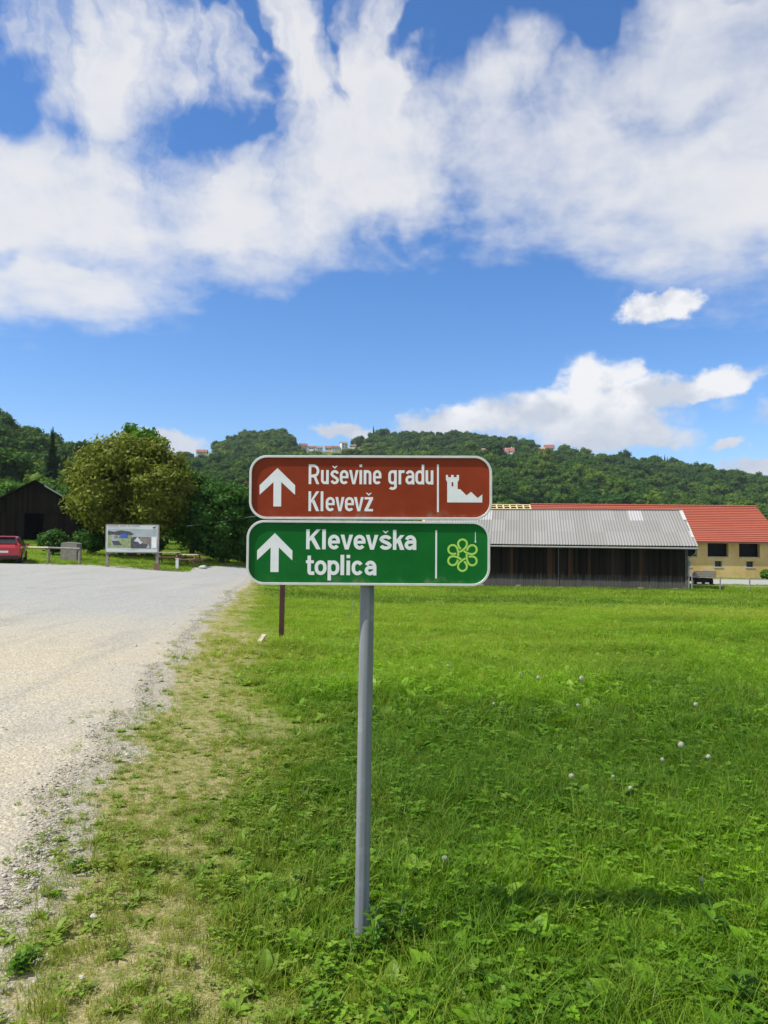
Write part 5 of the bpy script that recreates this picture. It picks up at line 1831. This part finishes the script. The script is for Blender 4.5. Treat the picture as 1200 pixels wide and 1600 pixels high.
L_n = [0, 1, 2, 3, 0, 1, 2, 3, 0, 1, 4, 5, 4, 5, 6, 7, 6, 8, 9, 9]; D_n = [10, 11, 10, 11, 12, 13, 12]
print('near', grass_zone('meadow_grass', 1.9, 6.5, 800, near_src, L_n, D_n, 1, 'thick green meadow grass with clover and weeds around the signpost'))
grass_zone('verge_grass', 1.9, 9, 620, near_src, [12, 13, 12, 13, 10, 9], [10, 11, 12, 13], 12, 'short yellowing grass on the worn verge beside the gravel', worn_only=True)
grass_zone('verge_grass', 9, 40, 46, mid_src, [6, 7, 7], [6, 7], 13, 'short yellowing grass on the far part of the worn verge', (.7, 1.1), worn_only=True)
print('mid1', grass_zone('meadow_grass', 6.5, 14, 190, near_src, L_n, D_n, 2, 'green meadow grass a few steps behind the signpost', (1.1, 1.7)))
print('mid2', grass_zone('meadow_grass', 14, 27, 48, mid_src, [0, 1, 2, 3, 0, 1, 2, 3, 4, 5], [6, 7], 3, 'meadow grass in the middle distance', (.8, 1.25), 3))
print('far', grass_zone('meadow_grass', 27, 90, 5.0, far_src, [0, 1, 2], [3, 0], 4, 'far meadow grass in front of the barn and trees', (.6, 1.0), 4))

# pebbles along the gravel edge and loose on the lot
g = np.random.default_rng(9)
n_ = 60000
y = 1.9 + 28 * g.uniform(0, 1, n_) ** 1.7; d = g.exponential(1.5, n_) - .25
x = edge_x(y) - d
k = (np.abs(x) < y * .56 + 1.2) & (g.uniform(0, 1, n_) < np.where(d < 0, .18, .9))
x, y = x[k], y[k]; n_ = len(x)
s_ = np.clip(g.lognormal(-5.45, .45, n_), .002, .016) * (1 + y * .02) * np.clip(1.25 - d * .12, .55, 1.25)[k]
scatter('loose_gravel', np.stack([x, y, H(x, y) + np.where(x < edge_x(y), .02, 0)], 1), np.stack([g.normal(0, .3, n_), g.normal(0, .3, n_), g.uniform(0, 6.28, n_)], 1),
        s_, g.uniform(0, 1, n_), np.zeros(n_), g.integers(0, 4, n_), [pebble_me(i) for i in range(4)], 'loose pale gravel stones spilling into the worn verge', 'gravel')

# white stones in the verge
for k, (px, py, r_, lab) in enumerate([(146, 1438, .012, 'small white stone in the dry verge at the lower left'), (199, 1184, .018, 'white stone at the gravel edge left of the signpost'),
                                       (127, 1535, .010, 'pale stone low in the left corner of the verge'), (211, 1012, .03, 'dark stone lying on the gravel lot')]):
    p = hit(px, py); rock('stone', (p.x, p.y, p.z + r_ * .55 + .012), r_, M['pale_stone'] if k < 3 else M['rock'], 40 + k, lab)

# dandelion clocks
M['headseed'] = M['seed']
def clock(px, py, r_, stalk, lab):
    # the head's place in the air: move the foot of the stalk so that the head stands there
    d = ray(px, py); o_ = Vector((0, 0, CAM_Z)); tt = 1.5
    while tt < 60:
        p = o_ + d * tt
        if p.z < Hf(p.x, p.y) + stalk: break
        tt += .02
    e_ = empty('dandelion_clock', (p.x, p.y, Hf(p.x, p.y)), 0, lab, 'flower', 'dandelion seed heads in the meadow')
    MB().tube([(0, 0, -.02), (.008, .004, stalk * .5), (0, 0, stalk)], [.0028, .0022, .002], 6).build('stalk', M['stalk'], e_)
    MB().tube([(0, 0, stalk - .006), (0, 0, stalk + .004)], [.004, .006], 8).build('receptacle', M['drystalk'], e_)
    g_ = np.random.default_rng(int(px)); n__ = 260
    dv = g_.normal(size=(n__, 3)); dv /= np.linalg.norm(dv, axis=1)[:, None]
    C = dv * r_ * g_.uniform(.78, 1.0, n__)[:, None] + np.array([0, 0, stalk])
    u_ = np.cross(dv, g_.normal(size=(n__, 3))); u_ /= np.linalg.norm(u_, axis=1)[:, None]; w_ = np.cross(dv, u_); q = r_ * .17
    V_ = np.concatenate([C - u_ * q, C + w_ * q, C + u_ * q, C - w_ * q]); i = np.arange(n__)
    link(bpy.data.objects.new('seed_ball', np_mesh('seed_ball', V_, np.stack([i, i + n__, i + 2 * n__, i + 3 * n__], 1), M['seed'], ft=g_.uniform(0, 1, n__))), e_)
for px, py, r_, st, lab in [(909, 1060, .038, .20, 'largest white dandelion clock, in the mid meadow right of the post'), (1064, 1164, .030, .22, 'round dandelion clock in the right part of the meadow'),
                            (893, 1213, .022, .18, 'dandelion clock above the left end of the sign shadow'), (985, 1232, .018, .16, 'small pale dandelion clock above the middle of the sign shadow'),
                            (958, 1214, .014, .15, 'tiny dandelion clock between two larger ones above the shadow'), (1107, 1183, .022, .16, 'dandelion clock just below the round right one'),
                            (1035, 1187, .018, .15, 'small dandelion clock left of the round right one'), (695, 1342, .019, .12, 'dandelion clock nearest the post, low on its right'),
                            (841, 1059, .028, .16, 'dandelion clock left of the largest one'), (813, 1052, .022, .16, 'leftmost dandelion clock of the middle row'),
                            (1087, 1101, .026, .2, 'dandelion clock far out at the right of the middle row'), (903, 1102, .02, .16, 'dandelion clock just under the largest one'),
                            (1097, 1376, .014, .16, 'grey dandelion clock near the right end of the shadow'), (700, 1040, .024, .14, 'faint dandelion clock close behind the post'),
                            (772, 1100, .02, .12, 'dandelion clock in the grass halfway between post and middle row')]:
    clock(px, py, r_ * .8, st, lab)

# leafy weeds
def weed(px, py, h, n_, L_, w_, seed, lab, stems=1, mat='weed'):
    p = hit(px, py)
    e_ = empty('leafy_weed', p, 0, lab, 'plant', 'leafy weeds in the grass'); g_ = random.Random(seed)
    for s_ in range(stems):
        a0 = g_.uniform(0, 6.28); r0 = 0 if stems == 1 else g_.uniform(.01, .05); bx_, by_ = r0 * math.cos(a0), r0 * math.sin(a0); lx, ly = g_.uniform(-.25, .25) * h, g_.uniform(-.25, .25) * h
        hh = h * g_.uniform(.75, 1.1)
        MB().tube([(bx_, by_, -.01), (bx_ + lx * .4, by_ + ly * .4, hh * .5), (bx_ + lx, by_ + ly, hh)], [.003, .0025, .0012], 6).build('stem', M['stalk'], e_)
        V_, F_, T_ = [], [], []
        for k in range(n_):
            u = .15 + .85 * k / n_; a = k * 1.571 + g_.uniform(-.3, .3) + a0
            for q in (0, math.pi):
                leaf_at(V_, F_, T_, (bx_ + lx * u, by_ + ly * u, hh * u), (math.cos(a + q), math.sin(a + q), .45 + .5 * u), (0, 0, 1), L_ * (1.1 - .45 * u) * g_.uniform(.8, 1.15), w_ * (1.1 - .4 * u), g_.random(), droop=.35)
        link(bpy.data.objects.new('leaves', pyme('leaves', (V_, F_, T_), M[mat])), e_)
for k, a in enumerate([(577, 1494, .19, 6, .075, .03, 'leafy weed growing against the foot of the steel post', 2), (604, 1478, .20, 6, .08, .028, 'leafy weed just right of the foot of the steel post', 3),
                       (556, 1508, .14, 5, .06, .024, 'small weed in front of the foot of the steel post', 2), (648, 1482, .12, 5, .065, .024, 'weed with pale leaves a hand right of the post foot', 2),
                       (500, 1602, .11, 4, .07, .025, 'weed at the bottom edge of the photo below the post', 2), (598, 1600, .10, 4, .07, .03, 'broad leaved weed at the bottom edge right of the post', 2),
                       (1110, 1462, .13, 3, .10, .045, 'broad leaved dock plant at the right end of the sign shadow', 2), (1160, 1590, .16, 4, .10, .045, 'broad leaved dock plant in the bottom right corner', 3),
                       (845, 1602, .07, 3, .09, .04, 'broad leaved plant at the bottom edge right of centre', 2), (745, 1372, .13, 4, .07, .03, 'leafy weed beside the left end of the sign shadow', 2),
                       (1045, 1252, .12, 3, .09, .035, 'single upright broad leaf plant above the sign shadow', 1), (720, 1290, .12, 4, .075, .03, 'leafy weed in tall grass right of the post', 2),
                       (825, 1068, .14, 4, .10, .04, 'weed clump among the middle row of dandelion clocks', 3), (1155, 1165, .15, 3, .13, .06, 'big leaved weed at the far right of the meadow', 2),
                       (40, 1520, .07, 6, .06, .025, 'dark spreading weed in the bottom left corner', 4), (110, 1362, .05, 5, .05, .02, 'low green weed patch on the gravel edge', 4)]):
    weed(*a[:6], 500 + k, a[6], a[7])
